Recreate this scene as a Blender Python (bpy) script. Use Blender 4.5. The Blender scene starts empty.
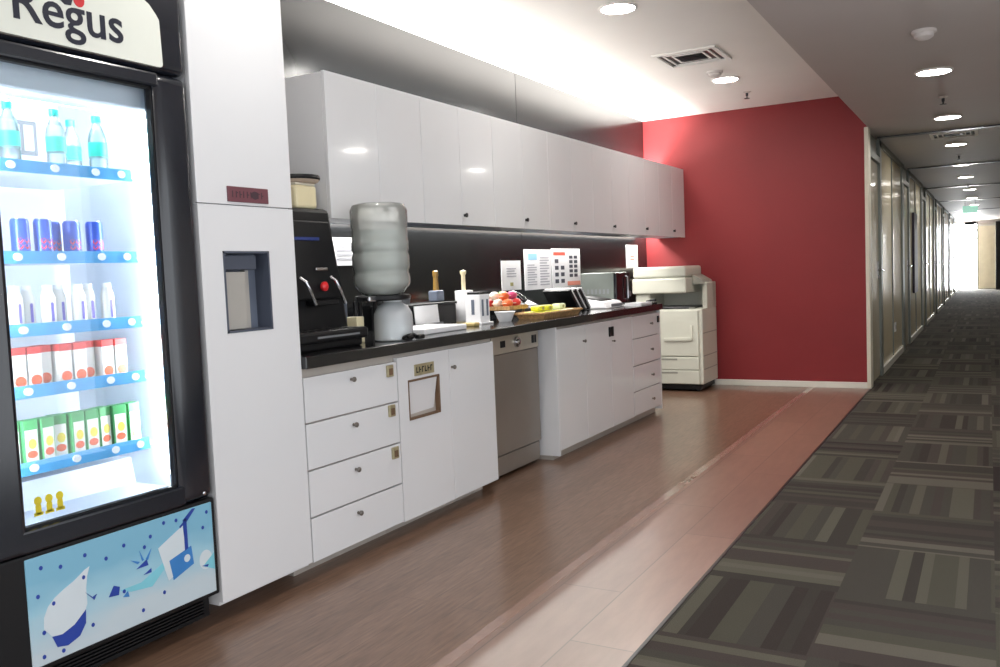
import bpy, bmesh, math, random
from mathutils import Vector, Matrix
random.seed(7)
PI = math.pi
scene = bpy.context.scene
COL = scene.collection

# ------------------------------------------------------------------ materials
def lin(c):
    c = c / 255.0
    return c / 12.92 if c <= 0.04045 else ((c + 0.055) / 1.055) ** 2.4
def rgb(r, g, b): return (lin(r), lin(g), lin(b), 1.0)

MATS = {}
def mat(name, col, rough=0.5, metal=0.0, spec=0.5, coat=0.0, noise=0.0, nscale=8.0, bump=0.0, bscale=200.0):
    """Principled surface with an optional procedural tone variation and fine bump."""
    if name in MATS: return MATS[name]
    m = bpy.data.materials.new(name); m.use_nodes = True
    nt = m.node_tree; N = nt.nodes; L = nt.links
    b = N['Principled BSDF']
    b.inputs['Base Color'].default_value = col
    b.inputs['Roughness'].default_value = rough
    b.inputs['Metallic'].default_value = metal
    b.inputs['Specular IOR Level'].default_value = spec
    b.inputs['Coat Weight'].default_value = coat
    b.inputs['Coat Roughness'].default_value = 0.05
    tc = N.new('ShaderNodeTexCoord')
    if noise > 0:
        n = N.new('ShaderNodeTexNoise'); n.inputs['Scale'].default_value = nscale; n.inputs['Detail'].default_value = 3
        L.new(tc.outputs['Object'], n.inputs['Vector'])
        r = N.new('ShaderNodeValToRGB')
        lo = tuple(c * (1 - noise) for c in col[:3]) + (1,); hi = tuple(min(1, c * (1 + noise)) for c in col[:3]) + (1,)
        r.color_ramp.elements[0].color = lo; r.color_ramp.elements[0].position = 0.3
        r.color_ramp.elements[1].color = hi; r.color_ramp.elements[1].position = 0.7
        L.new(n.outputs['Fac'], r.inputs['Fac']); L.new(r.outputs['Color'], b.inputs['Base Color'])
    if bump > 0:
        n2 = N.new('ShaderNodeTexNoise'); n2.inputs['Scale'].default_value = bscale
        L.new(tc.outputs['Object'], n2.inputs['Vector'])
        bp = N.new('ShaderNodeBump'); bp.inputs['Strength'].default_value = bump; bp.inputs['Distance'].default_value = 0.002
        L.new(n2.outputs['Fac'], bp.inputs['Height']); L.new(bp.outputs['Normal'], b.inputs['Normal'])
    MATS[name] = m
    return m

def emit(name, col, strength):
    if name in MATS: return MATS[name]
    m = bpy.data.materials.new(name); m.use_nodes = True
    nt = m.node_tree; nt.nodes.clear()
    e = nt.nodes.new('ShaderNodeEmission'); e.inputs['Color'].default_value = col; e.inputs['Strength'].default_value = strength
    o = nt.nodes.new('ShaderNodeOutputMaterial'); nt.links.new(e.outputs[0], o.inputs[0])
    MATS[name] = m
    return m

def clear(name, tint, clarity, rough=0.05, body=None, glow=.4):
    """Thin translucent sheet: part transparent, part diffuse body, with a Fresnel gloss."""
    if name in MATS: return MATS[name]
    m = bpy.data.materials.new(name); m.use_nodes = True
    nt = m.node_tree; N = nt.nodes; L = nt.links; N.clear()
    t = N.new('ShaderNodeBsdfTransparent'); t.inputs['Color'].default_value = tint
    d = N.new('ShaderNodeBsdfDiffuse'); d.inputs['Color'].default_value = body or tint
    tl = N.new('ShaderNodeBsdfTranslucent'); tl.inputs['Color'].default_value = body or tint
    md = N.new('ShaderNodeMixShader'); md.inputs[0].default_value = glow
    L.new(d.outputs[0], md.inputs[1]); L.new(tl.outputs[0], md.inputs[2])
    mx = N.new('ShaderNodeMixShader'); mx.inputs[0].default_value = clarity
    L.new(md.outputs[0], mx.inputs[1]); L.new(t.outputs[0], mx.inputs[2])
    g = N.new('ShaderNodeBsdfGlossy'); g.inputs['Roughness'].default_value = rough
    f = N.new('ShaderNodeFresnel'); f.inputs['IOR'].default_value = 1.45
    mg = N.new('ShaderNodeMixShader')
    L.new(f.outputs[0], mg.inputs[0]); L.new(mx.outputs[0], mg.inputs[1]); L.new(g.outputs[0], mg.inputs[2])
    o = N.new('ShaderNodeOutputMaterial'); L.new(mg.outputs[0], o.inputs[0])
    MATS[name] = m
    return m

def wood(name, dark, light, plank_len, plank_w, rough, grain=60.0, joint=(0.03, 0.02, 0.015, 1), mortar=0.003, coat=0.0, spec=0.5, ior=1.5, glen=2.2, lo=(.66, .62, .6)):
    """Planks running along world Y, each with its own tone, plus long fine grain."""
    m = bpy.data.materials.new(name); m.use_nodes = True
    nt = m.node_tree; N = nt.nodes; L = nt.links; b = N['Principled BSDF']
    b.inputs['Roughness'].default_value = rough; b.inputs['Coat Weight'].default_value = coat
    b.inputs['Coat Roughness'].default_value = 0.12; b.inputs['Specular IOR Level'].default_value = spec
    geo = N.new('ShaderNodeNewGeometry')
    mp = N.new('ShaderNodeMapping'); mp.inputs['Rotation'].default_value = (0, 0, PI / 2)
    L.new(geo.outputs['Position'], mp.inputs['Vector'])
    br = N.new('ShaderNodeTexBrick'); br.offset = 0.37; br.offset_frequency = 2
    br.inputs['Scale'].default_value = 1.0
    br.inputs['Brick Width'].default_value = plank_len; br.inputs['Row Height'].default_value = plank_w
    br.inputs['Mortar Size'].default_value = mortar; br.inputs['Mortar Smooth'].default_value = 0.2
    br.inputs['Color1'].default_value = dark; br.inputs['Color2'].default_value = light; br.inputs['Mortar'].default_value = joint
    L.new(mp.outputs[0], br.inputs['Vector'])
    mp2 = N.new('ShaderNodeMapping'); mp2.inputs['Scale'].default_value = (grain, glen, 1); b.inputs['IOR'].default_value = ior
    L.new(geo.outputs['Position'], mp2.inputs['Vector'])
    n = N.new('ShaderNodeTexNoise'); n.inputs['Scale'].default_value = 1.0; n.inputs['Detail'].default_value = 4; n.inputs['Roughness'].default_value = .6
    L.new(mp2.outputs[0], n.inputs['Vector'])
    ra = N.new('ShaderNodeValToRGB')
    ra.color_ramp.elements[0].position = .32; ra.color_ramp.elements[0].color = (*lo, 1)
    ra.color_ramp.elements[1].position = .68; ra.color_ramp.elements[1].color = (1.12, 1.12, 1.12, 1)
    L.new(n.outputs['Fac'], ra.inputs['Fac'])
    mx = N.new('ShaderNodeMix'); mx.data_type = 'RGBA'; mx.blend_type = 'MULTIPLY'; mx.inputs['Factor'].default_value = 1
    L.new(br.outputs['Color'], mx.inputs['A']); L.new(ra.outputs['Color'], mx.inputs['B'])
    L.new(mx.outputs['Result'], b.inputs['Base Color'])
    MATS[name] = m
    return m

def carpet_tiles(name):
    """Quarter-turned 0.5 x 0.58 carpet tiles, each with its own set of stripes of uneven width."""
    m = bpy.data.materials.new(name); m.use_nodes = True
    nt = m.node_tree; N = nt.nodes; L = nt.links; b = N['Principled BSDF']
    b.inputs['Roughness'].default_value = 0.95; b.inputs['Specular IOR Level'].default_value = 0.15
    def M(op, a, bb=None, c=None):
        n = N.new('ShaderNodeMath'); n.operation = op
        for i, v in enumerate((a, bb, c)):
            if v is None: continue
            if isinstance(v, (int, float)): n.inputs[i].default_value = v
            else: L.new(v, n.inputs[i])
        return n.outputs[0]
    geo = N.new('ShaderNodeNewGeometry'); sp = N.new('ShaderNodeSeparateXYZ'); L.new(geo.outputs['Position'], sp.inputs[0])
    u = M('DIVIDE', M('SUBTRACT', sp.outputs['X'], 0.015), 0.5)
    v = M('DIVIDE', M('SUBTRACT', sp.outputs['Y'], 3.27), 0.58)
    iu = M('FLOOR', u); iv = M('FLOOR', v); fu = M('FRACT', u); fv = M('FRACT', v)
    par = M('FLOORED_MODULO', M('ADD', iu, iv), 2.0)                       # 1: stripes run along Y
    across = M('ADD', M('MULTIPLY', fu, par), M('MULTIPLY', fv, M('SUBTRACT', 1.0, par)))
    tid = M('ADD', M('MULTIPLY', iu, 17.31), M('MULTIPLY', iv, 7.77))
    wn = N.new('ShaderNodeTexWhiteNoise'); wn.noise_dimensions = '1D'; L.new(tid, wn.inputs['W'])
    vo = N.new('ShaderNodeTexVoronoi'); vo.voronoi_dimensions = '1D'; vo.inputs['Scale'].default_value = 1.0
    vo.inputs['Randomness'].default_value = 1.0
    L.new(M('ADD', M('MULTIPLY', across, 12.0), M('MULTIPLY', wn.outputs['Value'], 913.0)), vo.inputs['W'])
    sc = N.new('ShaderNodeSeparateColor'); L.new(vo.outputs['Color'], sc.inputs[0])
    fac = M('ADD', M('MULTIPLY', sc.outputs['Red'], 0.68), M('MULTIPLY', wn.outputs['Value'], 0.32))
    cr = N.new('ShaderNodeValToRGB'); cr.color_ramp.interpolation = 'CONSTANT'
    stops = [(0.0, rgb(58, 51, 47)), (.15, rgb(70, 66, 60)), (.34, rgb(77, 74, 64)), (.48, rgb(62, 57, 52)),
             (.60, rgb(89, 86, 75)), (.68, rgb(70, 62, 58)), (.80, rgb(97, 92, 82)), (.88, rgb(50, 42, 40))]
    els = cr.color_ramp.elements
    els[0].position, els[0].color = stops[0]; els[1].position, els[1].color = stops[1]
    for p, c in stops[2:]:
        e = els.new(p); e.color = c
    L.new(fac, cr.inputs['Fac'])
    no = N.new('ShaderNodeTexNoise'); no.inputs['Scale'].default_value = 260; no.inputs['Detail'].default_value = 2
    L.new(geo.outputs['Position'], no.inputs['Vector'])
    nr = N.new('ShaderNodeValToRGB'); nr.color_ramp.elements[0].color = (.7, .7, .7, 1); nr.color_ramp.elements[1].color = (1.25, 1.25, 1.25, 1)
    L.new(no.outputs['Fac'], nr.inputs['Fac'])
    mx = N.new('ShaderNodeMix'); mx.data_type = 'RGBA'; mx.blend_type = 'MULTIPLY'; mx.inputs['Factor'].default_value = 1
    L.new(cr.outputs['Color'], mx.inputs['A']); L.new(nr.outputs['Color'], mx.inputs['B'])
    L.new(mx.outputs['Result'], b.inputs['Base Color'])
    bp = N.new('ShaderNodeBump'); bp.inputs['Strength'].default_value = .5; bp.inputs['Distance'].default_value = .003
    L.new(no.outputs['Fac'], bp.inputs['Height']); L.new(bp.outputs['Normal'], b.inputs['Normal'])
    MATS[name] = m
    return m

WHITE = mat('gloss_white_laminate', rgb(226, 226, 228), 0.15, coat=0.3, noise=.015, nscale=2)
CARC = mat('carcass_greige', rgb(176, 168, 160), 0.4, noise=.03)
BLACKGLASS = mat('black_back_painted_glass', (0.012, 0.013, 0.014, 1), 0.16, spec=0.3, noise=.1, nscale=1.5)
STONE = mat('black_granite', (0.012, 0.012, 0.013, 1), 0.12, spec=0.6, noise=.5, nscale=300)
REDW = mat('red_wall_paint', rgb(134, 31, 35), 0.55, noise=.03, nscale=3, bump=.05)
CEIL = mat('ceiling_paint', rgb(240, 237, 233), 0.7, noise=.015, nscale=2)
CEILC = mat('corridor_ceiling_paint', rgb(186, 178, 174), 0.6, noise=.02, nscale=2)
WALLP = mat('off_white_wall_paint', rgb(214, 210, 202), 0.6, noise=.02)
CREAM = mat('cream_trim_paint', rgb(222, 216, 200), 0.4, noise=.02)
SKIRT = mat('white_skirting', rgb(226, 224, 214), 0.35, noise=.02)
TAN = mat('tan_laminate', rgb(178, 156, 128), 0.5, noise=.05)
BLK = mat('black_plastic', rgb(12, 12, 15), 0.48, spec=.35, noise=.1)
BLKG = mat('black_gloss_plastic', rgb(14, 15, 20), 0.12, noise=.1)
FRAME = mat('graphite_door_frame', rgb(27, 30, 38), 0.2, spec=.8, noise=.05)
NICHE = mat('slate_blue_plastic', rgb(78, 84, 98), 0.35, noise=.04)
SATIN = mat('satin_grey_metal', rgb(176, 172, 166), 0.4, .2, noise=.04)
KNOB = mat('dull_knob_metal', rgb(120, 114, 108), 0.35, .6, noise=.05)
CHROME = mat('chrome', rgb(200, 200, 204), 0.18, 1.0, noise=.02)
STEEL = mat('brushed_steel', rgb(196, 188, 174), 0.38, 0.6, noise=.06, nscale=3)
STEELD = mat('dark_brushed_steel', rgb(148, 140, 132), 0.4, 0.5, noise=.06, nscale=3)
DKMETAL = mat('dark_metal', rgb(70, 70, 72), 0.35, 0.8, noise=.05)
GREYP = mat('grey_plastic', rgb(120, 122, 126), 0.4, noise=.04)
COPIER = mat('copier_ivory_plastic', rgb(208, 208, 194), 0.42, noise=.02)
COPIERG = mat('copier_grey_trim', rgb(150, 150, 140), 0.45, noise=.03)
PAPER = mat('white_paper', rgb(238, 238, 240), 0.6, noise=.01)
INK = mat('grey_print', rgb(176, 176, 184), 0.6, noise=.05)
INKD = mat('dark_print', rgb(70, 72, 84), 0.6, noise=.05)
REDP = mat('red_print', rgb(214, 88, 70), 0.5, noise=.05)
PEACH = mat('salmon_print', rgb(232, 150, 130), 0.5, noise=.05)
SKYP = mat('sky_blue_print', rgb(150, 200, 226), 0.5, noise=.05)
OLIVEP = mat('olive_print', rgb(170, 164, 110), 0.5, noise=.05)
NAVY = mat('navy_lettering', rgb(24, 28, 46), 0.4, noise=.05)
REDL = mat('red_logo_paint', rgb(206, 36, 44), 0.4, noise=.05)
SIGNW = mat('sign_ivory_acrylic', rgb(230, 232, 222), 0.25, noise=.015)
FRW = mat('cooler_liner_white', rgb(214, 222, 232), 0.4, noise=.01)
FRT = mat('cooler_top_housing', rgb(200, 212, 222), 0.4, noise=.02)
RAIL = mat('blue_price_rail', rgb(72, 156, 212), 0.35, noise=.15, nscale=9)
TAGW = mat('white_price_tag', rgb(235, 238, 240), 0.5, noise=.01)
YEL = mat('yellow_sticker', rgb(226, 206, 40), 0.5, noise=.05)
MAROON = mat('maroon_plate', rgb(112, 66, 74), 0.4, noise=.06)
MARK = mat('dark_plate_marks', rgb(64, 44, 52), 0.5, noise=.1)
BRASS = mat('aged_brass_plate', rgb(172, 162, 130), 0.4, 0.4, noise=.15, nscale=30)
BROWN = mat('brown_edge', rgb(110, 84, 62), 0.6, noise=.1)
TEAL = mat('aqua_plastic', rgb(40, 190, 180), 0.35, noise=.05)
TEALL = mat('aqua_label', rgb(40, 190, 170), 0.5, noise=.1, nscale=40)
CANB = mat('blue_can_metal', rgb(50, 88, 186), 0.3, 0.25, noise=.06)
CANR = mat('can_red_emblem', rgb(226, 60, 60), 0.4, noise=.05)
SILV = mat('can_lid_silver', rgb(190, 194, 200), 0.3, 0.8, noise=.03)
VIO = mat('violet_print', rgb(112, 100, 190), 0.5, noise=.05)
CARTR = mat('carton_red', rgb(206, 62, 58), 0.45, noise=.08)
CARTW = mat('carton_white', rgb(226, 226, 220), 0.45, noise=.02)
JUICEG = mat('juice_box_green', rgb(58, 150, 84), 0.45, noise=.1, nscale=30)
JUICEY = mat('juice_box_yellow', rgb(226, 206, 70), 0.45, noise=.08)
JUICEO = mat('juice_box_orange', rgb(222, 96, 56), 0.45, noise=.08)
POSTB = mat('poster_pale_blue', rgb(150, 196, 220), 0.3)
def _poster():
    nt = POSTB.node_tree; N = nt.nodes; L = nt.links
    tc = N.new('ShaderNodeTexCoord'); sp = N.new('ShaderNodeSeparateXYZ'); L.new(tc.outputs['Generated'], sp.inputs[0])
    no = N.new('ShaderNodeTexNoise'); no.inputs['Scale'].default_value = 3.0; L.new(tc.outputs['Generated'], no.inputs['Vector'])
    ad = N.new('ShaderNodeMath'); ad.operation = 'MULTIPLY_ADD'; L.new(no.outputs['Fac'], ad.inputs[0]); ad.inputs[1].default_value = .5; L.new(sp.outputs['Z'], ad.inputs[2])
    cr = N.new('ShaderNodeValToRGB'); e = cr.color_ramp.elements
    e[0].position = .38; e[0].color = rgb(198, 212, 220); e[1].position = 1.15; e[1].color = rgb(128, 184, 210)
    k = e.new(.72); k.color = rgb(160, 204, 222)
    L.new(ad.outputs[0], cr.inputs['Fac']); L.new(cr.outputs['Color'], N['Principled BSDF'].inputs['Base Color'])
_poster()
POSTW = mat('poster_white', rgb(214, 224, 230), 0.35, noise=.02)
POSTM = mat('poster_mid_blue', rgb(60, 130, 200), 0.35, noise=.05)
POSTN = mat('poster_deep_blue', rgb(36, 66, 160), 0.35, noise=.05)
POSTC = mat('poster_aqua', rgb(130, 206, 222), 0.35, noise=.05)
IVORY = mat('ivory_plastic', rgb(226, 214, 176), 0.4, noise=.04)
AMBER = mat('amber_plastic', rgb(150, 116, 56), 0.35, noise=.1)
BLUEGREY = mat('blue_grey_plastic', rgb(104, 112, 128), 0.4, noise=.05)
WICK = mat('woven_basket', rgb(176, 138, 92), 0.7, noise=.35, nscale=60, bump=.6, bscale=120)
ORNG = mat('orange_wrapper', rgb(234, 110, 60), 0.35, noise=.1, nscale=20)
REDWR = mat('red_wrapper', rgb(206, 54, 52), 0.35, noise=.1, nscale=20)
PINKW = mat('pink_wrapper', rgb(206, 70, 120), 0.35, noise=.1, nscale=20)
GREENW = mat('green_wrapper', rgb(110, 160, 80), 0.35, noise=.1, nscale=20)
CREAMW = mat('cream_wrapper', rgb(232, 222, 206), 0.4, noise=.05, nscale=20)
YELW = mat('yellow_wrapper', rgb(222, 222, 52), 0.4, noise=.15, nscale=30)
PALEG = mat('pale_lime_wrapper', rgb(226, 234, 190), 0.4, noise=.05, nscale=30)
ALU = mat('anodised_aluminium', rgb(126, 130, 124), 0.35, 0.35, noise=.03)
PDOOR = mat('taupe_door_laminate', rgb(204, 192, 168), 0.25, coat=.3, noise=.04)
PGLASS = mat('frosted_partition_glass', rgb(228, 214, 182), 0.2, spec=.6, noise=.03, nscale=3)
PURP = mat('dark_purple_panel', rgb(52, 44, 62), 0.4, noise=.06)
WARMW = mat('corridor_end_cream', rgb(220, 208, 184), 0.5, noise=.03)
SMOKE = mat('detector_white', rgb(214, 206, 202), 0.45, noise=.02)
LAMP = emit('lamp_diffuser', (1, .97, .92, 1), 105.0)
LAMPC = emit('corridor_lamp_diffuser', (1, .96, .9, 1), 80.0)
LED = emit('cooler_led', (.86, .94, 1, 1), 58.0)
DAY = emit('daylight_glass', (.95, .98, 1, 1), 60.0)
EXITG = emit('exit_sign_face', (.42, .78, .62, 1), .9)
GLASS = clear('door_glass', (1, 1, 1, 1), 1.0, 0.02)
PET = clear('bottle_plastic', (.90, .95, .97, 1), .62, .08, (.55, .68, .72, 1))
JUG = clear('translucent_jug_plastic', (.98, .99, .97, 1), .70, .1, (.97, .97, .92, 1), .12)
WATER = clear('water_body', (.92, .96, .96, 1), .60, .03, (.66, .76, .75, 1), .1)
JAR = clear('milky_clear_plastic', (.96, .98, 1, 1), .45, .1, (.94, .96, .99, 1), .15)
LAM = wood('walnut_laminate', rgb(118, 91, 73), rgb(130, 102, 84), 1.3, .13, .3, grain=70, glen=7, joint=rgb(96, 72, 58), mortar=.0012, coat=.35)
BORD = wood('border_boards', rgb(122, 91, 76), rgb(136, 104, 88), 1.25, .24, .30, grain=22, glen=4, joint=rgb(92, 70, 60), mortar=.003, coat=0, spec=.5, ior=2.1, lo=(.88, .86, .85))
EDGEB = mat('pale_border_edging', rgb(156, 126, 112), 0.22, spec=.9, coat=.6, noise=.06, nscale=30)
CARPET = carpet_tiles('striped_carpet_tiles')

# ------------------------------------------------------------------ mesh helpers
class MB:
    def __init__(s): s.bm = bmesh.new(); s.boxy = False
    def box(s, x0, x1, y0, y1, z0, z1, bev=0.0, seg=2):
        s.boxy = True
        g = bmesh.ops.create_cube(s.bm, size=1.0); vs = g['verts']
        for v in vs:
            v.co = Vector((x0 if v.co.x < 0 else x1, y0 if v.co.y < 0 else y1, z0 if v.co.z < 0 else z1))
        if bev > 0:
            es = list({e for v in vs for e in v.link_edges})
            bmesh.ops.bevel(s.bm, geom=es, offset=bev, segments=seg, profile=.5, affect='EDGES')
        return s
    def hexa(s, pts, bev=0.0):
        """8 corners: bottom ring of 4 (counter-clockwise from above), then top ring."""
        s.boxy = True
        v = [s.bm.verts.new(p) for p in pts]
        fs = [(3, 2, 1, 0), (4, 5, 6, 7), (0, 1, 5, 4), (1, 2, 6, 5), (2, 3, 7, 6), (3, 0, 4, 7)]
        F = [s.bm.faces.new([v[i] for i in f]) for f in fs]
        if bev > 0:
            es = list({e for f in F for e in f.edges})
            bmesh.ops.bevel(s.bm, geom=es, offset=bev, segments=2, profile=.5, affect='EDGES')
        return s
    def prism(s, pts, a0, a1, axis='x', bev=0.0):
        """Outline in the plane across AXIS (x: (y,z), y: (x,z), z: (x,y)), extruded from a0 to a1."""
        def P(p, a): return {'x': (a, p[0], p[1]), 'y': (p[0], a, p[1]), 'z': (p[0], p[1], a)}[axis]
        b = [s.bm.verts.new(P(p, a0)) for p in pts]; t = [s.bm.verts.new(P(p, a1)) for p in pts]
        F = [s.bm.faces.new(b[::-1]), s.bm.faces.new(t)]
        n = len(pts)
        for i in range(n): F.append(s.bm.faces.new((b[i], b[(i + 1) % n], t[(i + 1) % n], t[i])))
        bmesh.ops.recalc_face_normals(s.bm, faces=F)
        if bev > 0:
            es = list({e for f in F[:2] for e in f.edges})
            bmesh.ops.bevel(s.bm, geom=es, offset=bev, segments=2, profile=.5, affect='EDGES')
        return s
    def lathe(s, c, prof, seg=24, axis='z'):
        """Profile [(radius, height)] spun about AXIS through c."""
        rings = []
        for r, h in prof:
            ring = []
            for i in range(seg):
                a = 2 * PI * i / seg
                u, w = max(r, 1e-5) * math.cos(a), max(r, 1e-5) * math.sin(a)
                d = {'z': (u, w, h), 'x': (h, u, w), 'y': (w, h, u)}[axis]
                ring.append(s.bm.verts.new((c[0] + d[0], c[1] + d[1], c[2] + d[2])))
            rings.append(ring)
        for a, b in zip(rings, rings[1:]):
            for i in range(seg): s.bm.faces.new((a[i], a[(i + 1) % seg], b[(i + 1) % seg], b[i]))
        if prof[0][0] > 1e-4: s.bm.faces.new(rings[0][::-1])
        if prof[-1][0] > 1e-4: s.bm.faces.new(rings[-1])
        return s
    def cyl(s, c, r, h, axis='z', seg=20): return s.lathe(c, [(r, 0), (r, h)], seg, axis)
    def tube(s, pts, r, seg=8):
        pts = [Vector(p) for p in pts]; rings = []
        for i, p in enumerate(pts):
            t = (pts[min(i + 1, len(pts) - 1)] - pts[max(i - 1, 0)]).normalized()
            up = Vector((0, 0, 1)) if abs(t.z) < .95 else Vector((1, 0, 0))
            a = t.cross(up).normalized(); b = t.cross(a)
            rings.append([s.bm.verts.new(p + a * r * math.cos(2 * PI * k / seg) + b * r * math.sin(2 * PI * k / seg)) for k in range(seg)])
        for A, B in zip(rings, rings[1:]):
            for k in range(seg): s.bm.faces.new((A[k], A[(k + 1) % seg], B[(k + 1) % seg], B[k]))
        s.bm.faces.new(rings[0][::-1]); s.bm.faces.new(rings[-1])
        return s
    def turn(s, ang, axis, c):
        bmesh.ops.rotate(s.bm, verts=s.bm.verts[:], cent=Vector(c), matrix=Matrix.Rotation(ang, 3, axis)); return s
    def build(s, name, m, parent=None, origin=None, smooth=True):
        bm = s.bm
        bmesh.ops.recalc_face_normals(bm, faces=bm.faces[:])
        if parent is not None:
            o0 = world_loc(parent)
        elif origin is not None: o0 = Vector(origin)
        else:
            xs = [v.co.x for v in bm.verts]; ys = [v.co.y for v in bm.verts]; zs = [v.co.z for v in bm.verts]
            o0 = Vector(((min(xs) + max(xs)) / 2, (min(ys) + max(ys)) / 2, min(zs)))
        for v in bm.verts: v.co -= o0
        me = bpy.data.meshes.new(name); bm.to_mesh(me); bm.free()
        if smooth:
            for p in me.polygons: p.use_smooth = True
            me.set_sharp_from_angle(angle=math.radians(19 if s.boxy else 40))
        me.materials.append(m)
        o = bpy.data.objects.new(name, me); COL.objects.link(o)
        if parent is not None: o.parent = parent
        else: o.location = o0
        return o

def world_loc(o):
    v = Vector(o.location)
    while o.parent is not None:
        o = o.parent; v = v + Vector(o.location)
    return v

def tag(o, label, cat, group=None, kind=None):
    o['label'] = label; o['category'] = cat
    if group: o['group'] = group
    if kind: o['kind'] = kind
    return o
def thing(name, loc, label, cat, group=None):
    o = bpy.data.objects.new(name, None); COL.objects.link(o); o.location = loc; o.empty_display_size = .05
    return tag(o, label, cat, group)
KIDS = {}
def copy_tree(o, parent=None):
    c = o.copy(); COL.objects.link(c)
    if parent is not None: c.parent = parent
    for ch in list(o.children): copy_tree(ch, c)
    return c
def struct(name, mb, m, label=None, cat=None):
    o = mb.build(name, m); o['kind'] = 'structure'
    if label: o['label'] = label; o['category'] = cat or name.split('_')[0]
    return o
def boxo(name, m, b, parent=None, bev=0.0): return MB().box(*b, bev=bev).build(name, m, parent)

def text_mesh(body, name, m, parent, y0, y1, zbase, x, depth=.002, bold=0.0, height=None):
    """Lettering on a face that looks along +X; fitted between y0 and y1 with its baseline at zbase."""
    cu = bpy.data.curves.new(name, 'FONT'); cu.body = body; cu.offset = bold; cu.extrude = .5; cu.resolution_u = 4
    tmp = bpy.data.objects.new(name + '_t', cu); COL.objects.link(tmp)
    dg = bpy.context.evaluated_depsgraph_get(); dg.update()
    me = bpy.data.meshes.new_from_object(tmp.evaluated_get(dg))
    bpy.data.objects.remove(tmp); bpy.data.curves.remove(cu)
    xs = [v.co.x for v in me.vertices]; k = (y1 - y0) / (max(xs) - min(xs)); x_0 = min(xs)
    ky = k if height is None else height
    o0 = world_loc(parent)
    for v in me.vertices:
        a, b, c = v.co
        v.co = Vector((x + (depth if c > 0 else 0), y0 + (a - x_0) * k, zbase + b * ky)) - o0
    me.name = name; me.materials.append(m)
    o = bpy.data.objects.new(name, me); COL.objects.link(o); o.parent = parent
    return o

def ring_pts(cy, cz, ry, rz, n=20, a0=0.0, a1=2 * PI):
    full = abs(a1 - a0 - 2 * PI) < 1e-6
    k = n if full else n + 1
    return [(cy + ry * math.cos(a0 + (a1 - a0) * i / n), cz + rz * math.sin(a0 + (a1 - a0) * i / n)) for i in range(k)]
def rrect(y0, y1, z0, z1, r, n=5):
    p = []
    for cy, cz, a in ((y1 - r, z0 + r, -PI / 2), (y1 - r, z1 - r, 0), (y0 + r, z1 - r, PI / 2), (y0 + r, z0 + r, PI)):
        p += [(cy + r * math.cos(a + PI / 2 * i / n), cz + r * math.sin(a + PI / 2 * i / n)) for i in range(n + 1)]
    return p

# ------------------------------------------------------------------ dimensions
XB, YR, ZK, XC, ZC = -3.114, 8.68, 2.72, -0.963, 2.41
XR, Y0, YE = 1.0, -3.0, 35.0
XL, XU, T = -2.389, -2.697, 0.91
XD = -1.466

# ------------------------------------------------------------------ setting
struct('floor', MB().box(XC, XR, Y0, YR + .12, -.05, 0).box(XC - .2, XR, YR + .12, YE + .1, -.05, 0), CARPET, 'striped carpet tile floor of the corridor')
struct('floor_laminate', MB().box(XB, XD - .045, Y0, YR, -.05, 0), LAM, 'brown wood-look floor in front of the white kitchen units')
struct('trim_1', MB().box(XD - .045, XD, Y0, YR, -.05, .001), EDGEB, 'pale edging strip between brown floor and border boards')
struct('floor_border', MB().box(XD, XC - .012, Y0, YR, -.05, .0005), BORD, 'reddish border boards beside the carpet')
struct('trim_2', MB().box(XC - .012, XC, Y0, YR, -.05, .003), DKMETAL, 'dark joint strip between border boards and carpet')
struct('wall_left', MB().box(XB - .12, XB, 2.0, 5.892, 0, ZK), BLACKGLASS, 'glossy black wall panel behind the left kitchen units')
struct('wall_left_far', MB().box(XB - .12, XB, 5.898, YR + .12, 0, ZK), BLACKGLASS, 'glossy black wall panel next to the red wall')
struct('trim_3', MB().box(XB - .12, XB - .004, 5.892, 5.898, 0, ZK), DKMETAL)
struct('wall_left_near', MB().box(XB - .12, XB, Y0, 2.0, 0, ZK), WALLP)
struct('wall_side', MB().box(XB, -2.47, Y0, 1.30, 0, ZK), TAN, 'tan panelled wall left of the drinks cooler')
struct('wall_end', MB().box(XB, XC, YR, YR + .12, 0, ZK), REDW, 'plain red painted wall at the end of the kitchenette')
struct('baseboard_end', MB().box(XB, XC - .002, YR - .014, YR, 0, .058, bev=.004), SKIRT, 'white skirting along the red wall')
struct('ceiling', MB().box(XB, XC, Y0, YR, ZK, ZK + .1), CEIL, 'white ceiling above the kitchenette')
struct('ceiling_corridor', MB().box(XC, XR, Y0, YR + .12, ZC, ZK + .1).box(XC - .2, XR, YR + .12, YE + .1, ZC, ZK + .1), CEILC, 'lower grey ceiling of the corridor')
struct('wall_right', MB().box(XR, XR + .1, 4.2, YE, 0, ZK), WALLP)
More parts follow.
